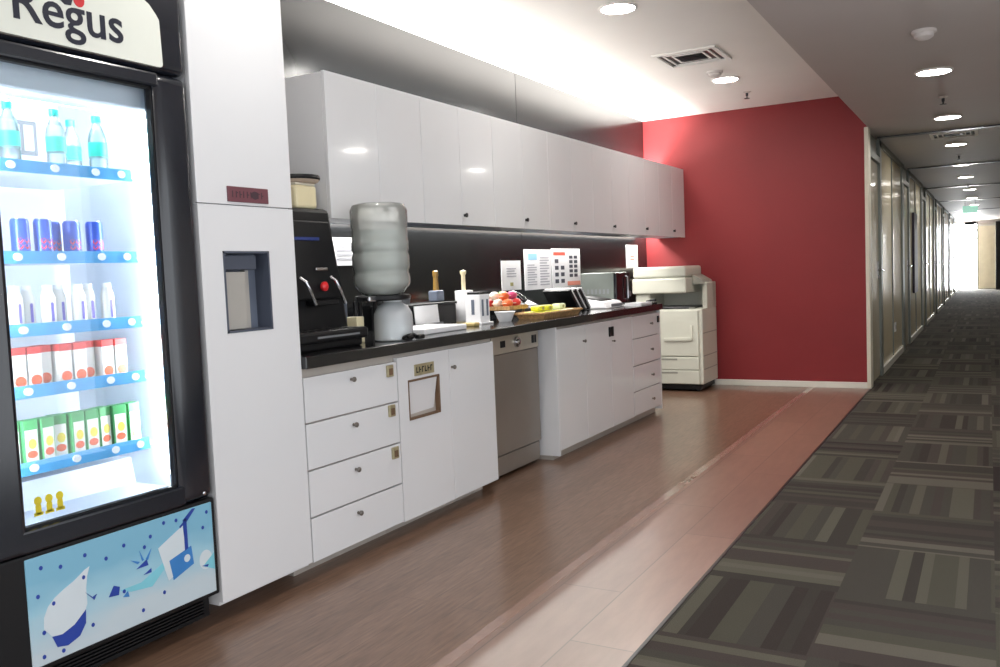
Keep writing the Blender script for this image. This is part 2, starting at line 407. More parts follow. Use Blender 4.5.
# corridor left side: glazed office fronts
struct('wall_corridor', MB().box(XC - .2, XC - .06, YR + .12, YE, 0, ZC), WALLP)
struct('trim_4', MB().box(XC - .03, XC + .006, YR - .02, YR + .14, 0, ZC, bev=.004), CREAM, 'cream edge trim on the corner of the red wall')
def front(k, y):
    n = k + 1
    d = boxo('door_%d' % n, PDOOR, (XC - .055, XC - .022, y + .06, y + .84, .01, 2.16)); d['kind'] = 'structure'
    h = MB(); h.box(XC - .022, XC - .012, y + .70, y + .76, 1.0, 1.18, bev=.003)
    h.tube([(XC - .014, y + .73, 1.09), (XC + .03, y + .73, 1.09), (XC + .034, y + .70, 1.09), (XC + .034, y + .60, 1.09)], .009)
    h.cyl((XC - .02, y + .73, 1.02), .016, .02, 'x', 12)
    h.build('door_handle', CHROME, d)
    f = MB()
    f.box(XC - .06, XC, y, y + .055, 0, ZC); f.box(XC - .06, XC, y + .845, y + 1.0, 0, ZC)
    f.box(XC - .06, XC, y + .055, y + .845, 2.17, 2.23); f.box(XC - .06, XC, y + .84, y + 3.65, 2.345, ZC)
    f.box(XC - .06, XC, y + 3.45, y + 3.65, 0, 2.345); f.box(XC - .055, XC - .03, y + .055, y + .845, 2.23, ZC)
    f.build('door_frame', ALU, d)
    w = boxo('window_%d' % n, PGLASS, (XC - .045, XC - .02, y + 1.0, y + 3.45, .075, 2.345)); w['kind'] = 'structure'
    g = MB(); g.box(XC - .05, XC - .008, y + 2.2, y + 2.235, .075, 2.345); g.build('window_mullion', ALU, w)
    s = MB().box(XC - .05, XC + .004, y + 1.0, y + 3.45, 0, .075, bev=.004)
    struct('baseboard_%d' % n, s, SKIRT)
for k in range(7): front(k, 8.83 + 3.65 * k)
# corridor end
struct('wall_far', MB().box(-1.1, XR, YE + .06, YE + .15, 0, ZC), WALLP)
w = struct('window_end', MB().box(XC, -.38, YE, YE + .03, .02, 2.3), DAY, 'bright daylit glass at the far end of the corridor')
boxo('window_frame', ALU, (-.38, -.33, YE - .02, YE + .04, 0, 2.36), w)
struct('trim_5', MB().box(XC, XR, YE - .02, YE + .05, 2.3, ZC), CEILC)
struct('wall_far_cream', MB().box(-.33, .2, YE - .02, YE + .05, 0, 2.2), WARMW, 'cream wall piece beside the bright far window')
struct('door_far', MB().box(.2, XR, YE - 1.2, YE + .04, 0, 2.3), BLK, 'dark doorway at the far right of the corridor')
for i, y in enumerate((9.45, 13.1, 17.2, 21.6, 26.4)):
    struct('trim_%d' % (6 + i), MB().box(XC, XR, y, y + .10, ZC - .012, ZC + .01), DKMETAL)

# ------------------------------------------------------------------ ceiling fittings
def downlight(x, y, z, r, label, m, grp):
    t = thing('downlight', (x, y, z), label, 'ceiling light', grp)
    MB().lathe((x, y, z), [(r * 1.16, 0), (r * 1.16, -.006), (r * 1.05, -.012), (r, -.010), (r * .98, -.002)], 32).build('trim_ring', CEIL, t)
    MB().lathe((x, y, z), [(r * .985, -.001), (r * .985, -.007), (r * .6, -.009), (0, -.0095)], 32).build('diffuser', m, t)
    return t
for y, lb in ((4.85, 'round recessed downlight over the kitchenette, nearest of the two in view'),
              (7.21, 'round recessed downlight beside the vent, near the red wall'),
              (2.38, 'round recessed downlight above the drinks cooler, out of view'),
              (0.15, 'round recessed downlight above the entrance side, out of view')):
    downlight(-1.87, y, ZK, .098, lb, LAMP, 'downlights over the kitchenette')
for i, y in enumerate((6.43, 8.6, 10.75, 13.2, 15.3, 18.3, 21.0, 24.0, 27.5)):
    nm = ['nearest', 'second', 'third', 'fourth', 'fifth', 'sixth', 'seventh', 'eighth', 'ninth'][i]
    downlight(-.31, y, ZC, .1, 'round corridor downlight, %s one along the corridor ceiling' % nm, LAMPC, 'downlights along the corridor')
def vent(x, y, z, s, label, m_in):
    t = thing('ceiling_vent', (x, y, z), label, 'vent')
    f = MB()
    for k, (a, b) in enumerate(((1.0, .86), (.72, .66), (.50, .44))):
        A, B = s / 2 * a, s / 2 * b
        z0, z1 = z - .014 + .003 * k, z - .001
        f.box(x - A, x + A, y - A, y - B, z0, z1); f.box(x - A, x + A, y + B, y + A, z0, z1)
        f.box(x - A, x - B, y - B, y + B, z0, z1); f.box(x + B, x + A, y - B, y + B, z0, z1)
    f.build('frame', CEIL, t)
    boxo('backing', m_in, (x - s * .43, x + s * .43, y - s * .43, y + s * .43, z - .003, z - .0005), t)
    g = MB()
    for i in range(5):
        yy = y - s * .19 + i * s * .095
        g.hexa([(x - s * .2, yy, z - .010), (x + s * .2, yy, z - .010), (x + s * .2, yy + .004, z - .010), (x - s * .2, yy + .004, z - .010),
                (x - s * .2, yy + .018, z - .002), (x + s * .2, yy + .018, z - .002), (x + s * .2, yy + .022, z - .002), (x - s * .2, yy + .022, z - .002)])
    g.build('grille', GREYP, t)
    return t
vent(-1.87, 6.29, ZK, .46, 'square white ceiling vent with dark louvres over the kitchenette', DKMETAL)
vent(-.30, 9.85, ZC, .42, 'dark square ceiling vent in the corridor behind the second downlight', BLK)
def sprinkler(x, y, z, label):
    t = thing('ceiling_sprinkler', (x, y, z), label, 'sprinkler', 'ceiling sprinklers')
    MB().lathe((x, y, z), [(.034, 0), (.034, -.004), (.014, -.012)], 16).build('escutcheon', SMOKE, t)
    m = MB().lathe((x, y, z), [(.011, -.008), (.011, -.035), (.006, -.04), (.006, -.055), (.024, -.056), (.024, -.059), (0, -.06)], 14)
    m.build('head', DKMETAL, t)
sprinkler(-1.855, 7.87, ZK, 'small sprinkler head on white ceiling closest to the red wall')
sprinkler(-.30, 7.5, ZC, 'sprinkler head between the first two corridor downlights')
sprinkler(-.31, 11.9, ZC, 'sprinkler head behind the dark corridor ceiling vent')
sprinkler(-.31, 17.0, ZC, 'sprinkler head far along the corridor ceiling')
def detector(x, y, z, label):
    t = thing('smoke_detector', (x, y, z), label, 'smoke detector')
    MB().lathe((x, y, z), [(.062, 0), (.062, -.012), (.055, -.018)], 24).build('base', SMOKE, t)
    MB().lathe((x, y, z), [(.05, -.016), (.048, -.034), (.03, -.046), (0, -.048)], 24).build('cap', SMOKE, t)
detector(-1.865, 6.88, ZK, 'round white smoke detector between vent and downlight')
detector(-.30, 5.26, ZC, 'round smoke detector on the grey corridor ceiling')
# exit sign and camera dome far along the corridor
t = thing('exit_sign', (-.42, 22.0, 2.04), 'pale green lit sign hanging far along the corridor', 'sign')
boxo('sign_panel', EXITG, (-.51, -.21, 21.98, 22.02, 2.14, 2.29), t, bev=.006)
[MB().cyl((x, 22, 2.29), .006, .12).build('hanger', CHROME, t) for x in (-.46, -.26)]
t = thing('hanging_sign', (-.42, 27.0, 2.0), 'dark hanging sign below and behind the green sign', 'sign')
boxo('sign_panel', BLK, (-.58, -.30, 26.98, 27.02, 2.02, 2.10), t, bev=.006)
[MB().cyl((x, 27, 2.10), .006, .31).build('hanger', CHROME, t) for x in (-.53, -.35)]
tag(boxo('notice_board', PURP, (XC - .018, XC + .012, 14.1, 14.75, .68, 1.86), bev=.004), 'tall dark purple panel fixed on the corridor glass', 'board')
t = thing('wall_outlet', (XC - .018, 11.3, .33), 'small white outlet plate low on the corridor glass', 'outlet')
boxo('plate', PAPER, (XC - .019, XC - .008, 11.22, 11.36, .33, .44), t, bev=.003)
boxo('socket_face', GREYP, (XC - .008, XC - .006, 11.26, 11.32, .36, .41), t)

# ------------------------------------------------------------------ drinks cooler
FX = -2.385                                                                # door face
FY0, FY1 = 1.335, 2.122
GY0, GY1, GZ0, GZ1 = 1.437, 1.978, .532, 1.868
fr = thing('drinks_cooler', (-2.7, 1.73, 0), 'tall black glass-door drinks cooler full of bottles, cans and cartons', 'refrigerator')
m = MB()
m.box(-3.05, -2.46, FY0, 1.385, .07, 2.20); m.box(-3.05, -2.46, 2.052, FY1, .07, 2.20)        # sides
m.box(-3.05, -3.0, 1.385, 2.052, .07, 2.20)                                                 # back
m.box(-3.0, -2.46, 1.385, 2.052, 1.93, 2.20); m.box(-3.0, -2.46, 1.385, 2.052, .07, .50)
m.build('cabinet', BLK, fr)
m = MB()
m.box(-3.0, -2.992, 1.385, 2.052, .5, 1.93); m.box(-2.992, -2.46, 1.385, 1.393, .5, 1.93); m.box(-2.992, -2.46, 2.044, 2.052, .5, 1.93)
m.box(-2.992, -2.46, 1.393, 2.044, 1.922, 1.93); m.box(-2.992, -2.46, 1.393, 2.044, .5, .508)
m.build('liner', FRW, fr)
m = MB(); m.hexa([(-2.992, 1.393, .508), (-2.70, 1.393, .508), (-2.70, 2.044, .508), (-2.992, 2.044, .508),
                  (-2.992, 1.393, .60), (-2.72, 1.393, .60), (-2.72, 2.044, .60), (-2.992, 2.044, .60)])
m.build('floor_step', FRW, fr)
m = MB(); m.box(-2.58, -2.47, 1.393, 2.044, 1.80, 1.922, bev=.01); m.build('lamp_housing', FRT, fr)
m = MB(); m.box(-2.93, -2.66, 1.52, 1.86, 1.885, 1.921, bev=.006)
e = m.build('evaporator_cover', DKMETAL, fr)
m = MB()
for i in range(7): m.box(-2.92 + i * .037, -2.905 + i * .037, 1.54, 1.84, 1.879, 1.886)
m.build('grille', BLK, e)
m = MB(); m.box(-2.992, -2.984, 1.48, 1.95, 1.70, 1.82); m.build('back_vent', GREYP, fr)
m = MB()
for i in range(9): m.box(-2.984, -2.980, 1.50 + i * .05, 1.535 + i * .05, 1.715, 1.805)
m.build('louvre', FRW, fr)
# LED strips behind the door frame
MB().box(-2.50, -2.475, 2.012, 2.036, .56, 1.78, bev=.006).build('light_strip', LED, fr)
MB().box(-2.50, -2.475, 1.402, 1.424, .56, 1.78, bev=.006).build('light_strip', LED, fr)
MB().box(-2.60, -2.575, 1.44, 2.0, 1.805, 1.825, bev=.006).build('light_strip', LED, fr)
# door
m = MB()
m.box(-2.455, FX, FY0, GY0, .465, 1.915, bev=.012); m.box(-2.455, FX, GY1, FY1, .465, 1.915, bev=.030, seg=5)
m.box(-2.455, FX, GY0 - .02, GY1 + .02, GZ1, 1.915, bev=.008); m.box(-2.455, FX, GY0 - .02, GY1 + .02, .465, GZ0, bev=.008)
dr = m.build('door', FRAME, fr)
MB().box(-2.425, -2.421, GY0 - .01, GY1 + .01, GZ0 - .01, GZ1 + .01).build('glass', GLASS, dr)
m = MB()
for a, b, c, d in ((GY0, GY0 + .006, GZ0, GZ1), (GY1 - .006, GY1, GZ0, GZ1), (GY0, GY1, GZ1 - .006, GZ1), (GY0, GY1, GZ0, GZ0 + .006)):
    m.box(-2.42, -2.40, a, b, c, d)
m.build('gasket', BLK, dr)
MB().lathe((FX - .002, 2.075, .488), [(.007, 0), (.007, .004), (.004, .006)], 12, 'x').build('screw', CHROME, dr)
# yellow figure sticker inside the glass
m = MB()
for i in range(3):
    y = 1.487 + i * .034
    m.prism(ring_pts(y + .011, .602, .012, .013), -2.4205, -2.4195); m.prism(rrect(y + .002, y + .02, .562, .592, .006), -2.4205, -2.4195)
    m.box(-2.4205, -2.4195, y - .003, y + .025, .558, .568)
m.build('sticker', YEL, dr)
# header sign
m = MB(); m.box(-2.455, FX - .004, FY0, FY1, 1.92, 2.20, bev=.028, seg=5); hd = m.build('header', FRAME, fr)
sg = MB().prism([p for p in rrect(1.34, 2.014, 1.932, 2.155, .012)][:6] + [(2.010, 2.085), (2.0, 2.10), (1.975, 2.128), (1.95, 2.142), (1.90, 2.155), (1.352, 2.155), (1.34, 2.143), (1.34, 1.944), (1.352, 1.932)][:],
                -2.392, FX + .008).build('sign_panel', SIGNW, fr)
text_mesh('Regus', 'lettering', NAVY, sg, 1.511, 1.867, 1.980, FX + .008, .002, bold=.010)
m = MB()
m.prism([(1.655, 2.066), (1.672, 2.054), (1.692, 2.056), (1.698, 2.075), (1.690, 2.10), (1.664, 2.10)], FX + .008, FX + .010)
m.build('logo', NAVY, sg)
m = MB(); m.prism(ring_pts(1.719, 2.078, .018, .021), FX + .008, FX + .010); m.build('logo', REDL, sg)
# lower poster
m = MB(); m.box(-2.455, FX - .006, FY0, FY1, .115, .462, bev=.006); m.build('kick_panel', BLK, fr)
PX = FX - .002
ps = MB().box(-2.40, PX, 1.425, 2.105, .130, .450, bev=.003).build('poster_panel', POSTB, fr)
def art(name, m_, shapes, lift=.0008):
    for sh in shapes: MB().prism(sh, PX - .0002, PX + lift).build(name, m_, ps)
art('snowball', POSTW, [ring_pts(2.065, .255, .028, .034)], .0004)
art('bucket', POSTW, [[(1.465, .235), (1.468, .268), (1.482, .295), (1.505, .315), (1.535, .330), (1.57, .345), (1.605, .366), (1.622, .372), (1.612, .345), (1.606, .31), (1.606, .262), (1.588, .222), (1.555, .203), (1.52, .197), (1.488, .206)]], .0012)
art('bucket_base', POSTN, [[(1.488, .204), (1.52, .200), (1.56, .214), (1.60, .246), (1.597, .205), (1.575, .174), (1.535, .160), (1.502, .168)]], .0016)
art('straw_glass', POSTW, [[(1.872, .352), (1.975, .400), (1.985, .268), (1.905, .232)]], .0012)
art('drink', POSTM, [[(1.912, .298), (2.005, .322), (2.012, .258), (1.925, .228)]], .0016)
art('drink_highlight', POSTW, [ring_pts(1.985, .285, .013, .013)], .002)
art('straw_print', POSTN, [[(1.978, .42), (1.992, .42), (1.992, .318), (1.978, .312)], [(1.978, .418), (1.992, .408), (2.032, .446), (2.02, .448)], [(1.962, .40), (1.98, .412), (1.98, .404), (1.964, .394)]], .002)
art('ribbon_print', POSTC, [[(1.72, .262), (1.80, .262), (1.89, .30), (1.90, .285), (1.84, .235), (1.76, .245)], [(2.05, .235), (2.102, .27), (2.102, .21)]], .0008)
dots = [(1.47, .415), (1.53, .40), (1.61, .41), (1.68, .378), (1.745, .40), (1.82, .372), (1.845, .40), (1.60, .345), (1.50, .30), (1.455, .335), (1.9, .43), (1.95, .425), (2.06, .37), (2.08, .42),
        (1.735, .255), (1.62, .19), (1.52, .15), (1.46, .155), (1.465, .225), (1.80, .17), (1.885, .20)]
art('dot_print', POSTN, [ring_pts(y, z, .0055, .0065, 10) for y, z in dots], .0016)
art('ice_print', POSTN, [[(1.68, .255), (1.70, .285), (1.72, .275), (1.715, .25)], [(1.60, .30), (1.625, .275), (1.64, .28), (1.63, .265)], [(1.785, .31), (1.825, .33), (1.83, .31)], [(1.81, .283), (1.84, .296), (1.84, .283)],
                         [(2.045, .238), (2.075, .236), (2.07, .228)]], .0018)
art('splash_print', POSTM, [[(1.765, .345), (1.79, .325), (1.80, .33)], [(1.80, .365), (1.808, .33), (1.815, .332)], [(1.845, .36), (1.822, .332), (1.83, .326)], [(1.73, .238), (1.748, .252), (1.752, .232)]], .0018)
m = MB()
for i in range(6): m.box(-2.44, -2.425, 1.38, 2.08, .045 + i * .011, .050 + i * .011)
m.box(-2.455, -2.44, FY0 + .01, FY1 - .01, .03, .115)
m.build('base_grille', BLK, fr)
for x in (-3.0, -2.52):
    for y in (1.38, 2.08): MB().cyl((x, y, 0), .02, .071).build('foot', BLK, fr)
# shelves with price rails
SHELF = [1.590, 1.318, 1.100, .915, .684]
for i, z in enumerate(SHELF):
    m = MB()
    m.box(-2.97, -2.515, 1.40, 2.0, z - .012, z - .004)
    for k in range(10): m.box(-2.97, -2.515, 1.41 + k * .06, 1.414 + k * .06, z - .004, z)
    s = m.build('shelf', FRW, fr)
    MB().hexa([(-2.516, 1.41, z - .022), (-2.506, 1.41, z - .022), (-2.506, 1.965, z - .022), (-2.516, 1.965, z - .022),
               (-2.522, 1.41, z + .016), (-2.512, 1.41, z + .016), (-2.512, 1.965, z + .016), (-2.522, 1.965, z + .016)]).build('price_rail', RAIL, s)
    for yy in (1.55, 1.69, 1.83, 1.925):
        MB().prism(ring_pts(yy, z - .002, .014, .012, 14), -2.5095, -2.505).build('price_tag', TAGW, s)
# ---- goods
def ordinal(i): return ['first', 'second', 'third', 'fourth', 'fifth', 'sixth', 'seventh', 'eighth', 'ninth', 'tenth', 'eleventh', 'twelfth'][i]
def place(proto, i, loc, label):
    o = proto if i == 0 else copy_tree(proto)
    o.location = loc; o['label'] = label
    return o
# water bottles
bo = thing('water_bottle', (0, 0, 0), '', 'bottle', 'water bottles on the top shelf of the cooler')
MB().lathe((0, 0, 0), [(.024, 0), (.029, .004), (.029, .05), (.0275, .054), (.029, .058), (.029, .115), (.026, .135), (.014, .165), (.0115, .172), (.0115, .178)], 20).build('body', PET, bo)
MB().lathe((0, 0, 0), [(.0296, .062), (.0296, .108)], 20).build('label_band', TEALL, bo)
MB().lathe((0, 0, 0), [(.0145, .176), (.0145, .196), (.012, .198), (0, .198)], 16).build('cap', TEAL, bo)
for i, (x, y) in enumerate([(-2.60, 1.50), (-2.585, 1.60), (-2.59, 1.755), (-2.72, 1.90), (-2.60, 1.912)]):
    place(bo, i, (x, y, SHELF[0] + .001), 'aqua-capped water bottle on top cooler shelf, %s' % ['leftmost', 'second from the left', 'middle one', 'half hidden third', 'rightmost in front'][i])
# cans
ca = thing('drink_can', (0, 0, 0), '', 'can', 'blue drink cans on the second cooler shelf')
MB().lathe((0, 0, 0), [(.020, 0), (.0265, .006), (.0265, .108), (.023, .116)], 20).build('body', CANB, ca)
MB().lathe((0, 0, 0), [(.021, .115), (.0215, .119), (.019, .119), (.018, .116), (0, .116)], 20).build('lid', SILV, ca)
m = MB()
for a in (-.55, .15, .75):
    for dz in (0, .018):
        c, s_ = math.cos(a), math.sin(a)
        q = [(.0267 * math.cos(a + t * .28), .0267 * math.sin(a + t * .28), .022 + dz + abs(t) * .006) for t in (-1, 0, 1)] + [(.0267 * math.cos(a + t * .28), .0267 * math.sin(a + t * .28), .04 + dz - abs(t) * .004) for t in (1, 0, -1)]
        f = m.bm.faces.new([m.bm.verts.new(p) for p in q])
m.build('emblem', CANR, ca)
for i, (x, y) in enumerate([(-2.59, 1.475), (-2.62, 1.545), (-2.58, 1.607), (-2.575, 1.678), (-2.66, 1.765), (-2.61, 1.80), (-2.60, 1.875)]):
    place(ca, i, (x, y, SHELF[1] + .001), 'blue drink can with red emblem on second cooler shelf, %s from the left' % ordinal(i))
    (ca if i == 0 else ca)
# white bottles
wb = thing('yogurt_bottle', (0, 0, 0), '', 'bottle', 'white bottles on the third cooler shelf')
MB().lathe((0, 0, 0), [(.019, 0), (.022, .004), (.022, .09), (.016, .11), (.013, .118)], 18).build('body', CARTW, wb)
MB().lathe((0, 0, 0), [(.0145, .116), (.0145, .13), (0, .131)], 16).build('cap', TAGW, wb)
MB().prism(rrect(-.0045, .0045, .015, .075, .004), .0217, .0226).build('print', VIO, wb)
for i in range(9):
    place(wb, i, (-2.59 - .025 * (i % 2), 1.475 + i * .053, SHELF[2] + .001), 'white bottle with violet print on third cooler shelf, %s from the left' % ordinal(i))
# red and white cartons
cr = thing('drink_carton', (0, 0, 0), '', 'carton', 'red topped cartons on the fourth cooler shelf')
MB().box(-.022, .022, -.022, .022, 0, .125, bev=.002).build('body', CARTW, cr)
MB().box(-.0225, .0225, -.0225, .0225, .103, .1255, bev=.002).build('red_band', CARTR, cr)
MB().prism(ring_pts(0, .022, .018, .017, 14), .0218, .0228).build('fruit_print', JUICEO, cr)
for i in range(10):
    place(cr, i, (-2.60 - .03 * ((i * 7) % 3 == 1), 1.47 + i * .051, SHELF[3] + .001), 'small white carton with red top on fourth cooler shelf, %s from the left' % ordinal(i))
# green juice boxes
jb = thing('juice_box', (0, 0, 0), '', 'juice box', 'green juice boxes on the lowest cooler shelf')
MB().box(-.021, .021, -.023, .023, 0, .135, bev=.002).build('body', JUICEG, jb)
MB().box(.0205, .0218, -.019, .019, .006, .105).build('white_panel', CARTW, jb)
MB().prism(ring_pts(.002, .062, .013, .016, 12), .0215, .0226).build('lemon_print', JUICEY, jb)
MB().prism(ring_pts(0, .03, .016, .012, 12), .0215, .0227).build('fruit_print', JUICEO, jb)
for i in range(10):
    o = place(jb, i, (-2.575 - .012 * (i % 3 == 1), 1.472 + i * .0525, SHELF[4] + .001), 'green juice box with fruit print on lowest cooler shelf, %s from the left' % ordinal(i))
    o.rotation_euler.z = (-.25, .1, -.1, .2)[i % 4] * .6

# ------------------------------------------------------------------ tall cabinet with niche
tc_ = thing('tall_cabinet', (-2.75, 2.365, 0), 'tall white pantry cabinet with recessed niche beside the drinks cooler', 'cabinet')
TY0, TY1 = 2.131, 2.603
m = MB(); m.box(-3.10, XL - .022, TY0 + .002, TY1, .06, 1.0); m.box(-3.10, XL - .022, TY0 + .002, TY1, 1.36, ZK - .004)
m.box(-3.10, XL - .10, TY0 + .002, TY1, 1.0, 1.36); m.box(-3.10, XL - .022, TY0 + .002, 2.20, 1.0, 1.36); m.box(-3.10, XL - .022, 2.50, TY1, 1.0, 1.36)
m.build('carcass', WHITE, tc_)
MB().box(XL - .022, XL, TY0, TY1, 1.498, ZK - .004, bev=.0025).build('upper_door', WHITE, tc_)
NY0, NY1, NZ0, NZ1 = 2.231, 2.460, 1.033, 1.330
m = MB(); m.box(XL - .022, XL, TY0, NY0, .075, 1.494); m.box(XL - .022, XL, NY1, TY1, .075, 1.494)
m.box(XL - .022, XL, NY0, NY1, .075, NZ0); m.box(XL - .022, XL, NY0, NY1, NZ1, 1.494)
m.build('lower_door', WHITE, tc_)
m = MB()
for a in ((NY0, NY0 + .008, NZ0, NZ1), (NY1 - .008, NY1, NZ0, NZ1), (NY0, NY1, NZ0, NZ0 + .008), (NY0, NY1, NZ1 - .008, NZ1)):
    m.box(XL - .07, XL + .002, *a)
nf = m.build('niche_frame', NICHE, tc_)
MB().box(XL - .075, XL - .07, NY0, NY1, NZ0, NZ1).build('niche_back', BLUEGREY, nf)
MB().box(XL - .068, XL - .022, NY0 + .010, NY0 + .125, NZ0 + .010, NZ1 - .075, bev=.004).build('dispenser_box', SATIN, nf)
MB().box(XL - .068, XL - .018, NY0 + .010, NY1 - .05, NZ1 - .068, NZ1 - .014, bev=.004).build('dispenser_hood', NICHE, nf)
MB().box(XL - .068, XL - .045, NY1 - .085, NY1 - .068, NZ0 + .010, NZ1 - .07).build('divider', SATIN, nf)
m = MB(); m.box(XL - .30, XL - .20, TY0 + .003, TY1, 0, .064); m.build('plinth', GREYP, tc_)
pl = MB().box(XL, XL + .006, 2.268, 2.470, 1.508, 1.564, bev=.002).build('name_plate', MAROON, tc_)
m = MB()
for i in range(9):
    y = 2.288 + i * .018
    m.box(XL + .006, XL + .0068, y, y + .004, 1.524, 1.548); 
    if i % 3: m.box(XL + .006, XL + .0068, y + .004, y + .011, 1.534 + .006 * (i % 2), 1.538 + .006 * (i % 2))
m.prism(ring_pts(2.400, 1.536, .018, .015), XL + .006, XL + .0069)
m.build('plate_marks', MARK, pl)

# ------------------------------------------------------------------ wall cabinets
WY0 = 3.2; WW = (YR - .004 - WY0) / 7
wlab = ['leftmost white wall cabinet, above the upturned water bottle', 'white wall cabinet second from the left end of the row',
        'white wall cabinet third from the left, above the small dark bottle', 'middle white wall cabinet, above the papers on the black wall',
        'white wall cabinet third from the red wall', 'white wall cabinet second from the red wall', 'white wall cabinet touching the red wall']
for i in range(7):
    a, b = WY0 + i * WW, WY0 + (i + 1) * WW
    t = thing('wall_cabinet', ((XU - 2.994) / 2, (a + b) / 2, 1.503), wlab[i], 'cabinet', 'white wall cabinets over the worktop')
    m = MB(); m.box(-2.994, XU - .02, a + .001, b - .001, 1.515, 2.185)
    m.build('carcass', WHITE if i == 0 else CARC, t)
    m = MB(); m.box(-2.99, XU - .024, a + .02, b - .02, 1.507, 1.515); m.build('underside_panel', BLUEGREY, t)
    mid = (a + b) / 2
    for k, (p, q) in enumerate(((a + .0015, mid - .0012), (mid + .0012, b - .0015))):
        d = MB().box(XU - .019, XU, p, q, 1.503, 2.190, bev=.002).build('door', WHITE, t)
        if k == 1:
            MB().lathe((XU, p + .022, 1.562), [(.009, 0), (.007, .006), (.013, .014), (.013, .02), (0, .022)], 14, 'x').build('knob', DKMETAL, d)
# back-lighting of the black wall, above and below the wall cabinets, plus an added ceiling fill
def strip_light(name, loc, size_y, power, up):
    l = bpy.data.lights.new(name, 'AREA'); l.shape = 'RECTANGLE'; l.size = .07; l.size_y = size_y; l.energy = power; l.color = (1, .97, .93)
    o = bpy.data.objects.new(name, l); COL.objects.link(o); o.location = loc
    o.rotation_euler = (PI if up else 0, 0, 0)
    return o
strip_light('cove_strip_light_up', (-3.07, 6.08, 2.09), 5.1, 135, True)
strip_light('ceiling_fill_strip', (-3.055, 6.08, 2.172), 5.1, 60, True)  # added weaker strip that widens the glow on the ceiling, not a separate lamp
strip_light('cove_strip_light_down', (-3.08, 5.94, 1.60), 5.4, 80, False)

# ------------------------------------------------------------------ base units
wt = MB().box(XB + .002, -2.365, 2.606, 6.945, .86, T, bev=.004).build('worktop', STONE)
tag(wt, 'long glossy black worktop on the white base units', 'worktop')
def knob(y, z, parent, r=.011):
    m = MB().lathe((XL, y, z), [(r * .6, 0), (r * .5, .010), (r, .015), (r, .022), (r * .6, .026), (0, .026)], 14, 'x')
    return m.build('knob', KNOB, parent)
def drawer_unit(y0, y1, zs, label, kys, locks, grp):
    t = thing('drawer_unit', (-2.72, (y0 + y1) / 2, 0), label, 'cabinet', grp)
    MB().box(-3.09, XL - .021, y0 + .001, y1 - .001, .062, .858).build('carcass', CARC, t)
    MB().box(-3.05, XL - (.11 if y0 < 4 else .06), y0 + .001, y1 - .001, 0, .062).build('plinth', CARC, t)
    for i in range(4):
        d = MB().box(XL - .020, XL, y0 + .006, y1 - .002, zs[i + 1] + .004, zs[i] - .003, bev=.002).build('drawer', WHITE, t)
        knob(kys[0], kys[1][i], d)
        if i < len(locks):
            ly, lz, w = locks[i]
            k = MB().box(XL, XL + .012, ly - w / 2, ly + w / 2, lz - .027, lz + .027, bev=.003).build('lock', BRASS if w > .03 else BLK, d)
            MB().box(XL + .012, XL + .014, ly - w * .28, ly + w * .28, lz - .018, lz + .012).build('lock_face', BROWN, k)
    return t
drawer_unit(2.606, 3.238, [.826, .637, .445, .252, .066], 'white four-drawer unit below the coffee machine', (2.905, [.783, .586, .391, .200]),
            [(3.176, .787, .045), (3.176, .604, .045), (3.186, .407, .045)], 'white drawer units')
# bin cabinet
t = thing('bin_cabinet', (-2.72, 3.69, 0), 'white two-door base cabinet with a waste flap, left of the dishwasher', 'cabinet')
MB().box(-3.09, XL - .021, 3.24, 4.139, .062, .858).build('carcass', CARC, t)
MB().box(-3.05, XL - .11, 3.24, 4.139, 0, .062).build('plinth', CARC, t)
m = MB(); FY, FZ = (3.322, 3.583), (.536, .722)
m.box(XL - .02, XL, 3.242, FY[0], .066, .838); m.box(XL - .02, XL, FY[1], 3.682, .066, .838)
m.box(XL - .02, XL, FY[0], FY[1], .066, FZ[0]); m.box(XL - .02, XL, FY[0], FY[1], FZ[1], .838)
d = m.build('door', WHITE, t)
m = MB()
m.box(XL - .02, XL + .003, FY[0] - .002, FY[1] + .002, FZ[1] - .007, FZ[1] + .003); m.box(XL - .02, XL + .003, FY[0] - .002, FY[1] + .002, FZ[0] - .003, FZ[0] + .006)
m.box(XL - .02, XL + .003, FY[1] - .010, FY[1] + .003, FZ[0], FZ[1]); m.box(XL - .02, XL + .003, FY[0] - .003, FY[0] + .003, FZ[0], FZ[1])
m.build('flap_surround', BROWN, d)
MB().hexa([(XL - .030, FY[0] + .005, FZ[0] + .010), (XL - .022, FY[0] + .005, FZ[0] + .010), (XL - .022, FY[1] - .028, FZ[0] + .016), (XL - .030, FY[1] - .028, FZ[0] + .016),
           (XL - .012, FY[0] + .005, FZ[1] - .009), (XL - .004, FY[0] + .005, FZ[1] - .009), (XL - .004, FY[1] - .012, FZ[1] - .009), (XL - .012, FY[1] - .012, FZ[1] - .009)]).build('flap', WHITE, d)
p = MB().box(XL, XL + .005, 3.373, 3.540, .738, .793, bev=.002).build('plate', BRASS, d)
m = MB()
for i in range(6):
    y = 3.386 + i * .024
    m.box(XL + .005, XL + .0057, y, y + .006, .752, .780)
    m.box(XL + .005, XL + .0057, y + .006, y + .017, .752 + .011 * (i % 3), .758 + .011 * (i % 3))
m.build('plate_marks', BLK, p)
d = MB().box(XL - .020, XL, 3.686, 4.137, .066, .838, bev=.002).build('door', WHITE, t)
knob(3.706, .745, d)
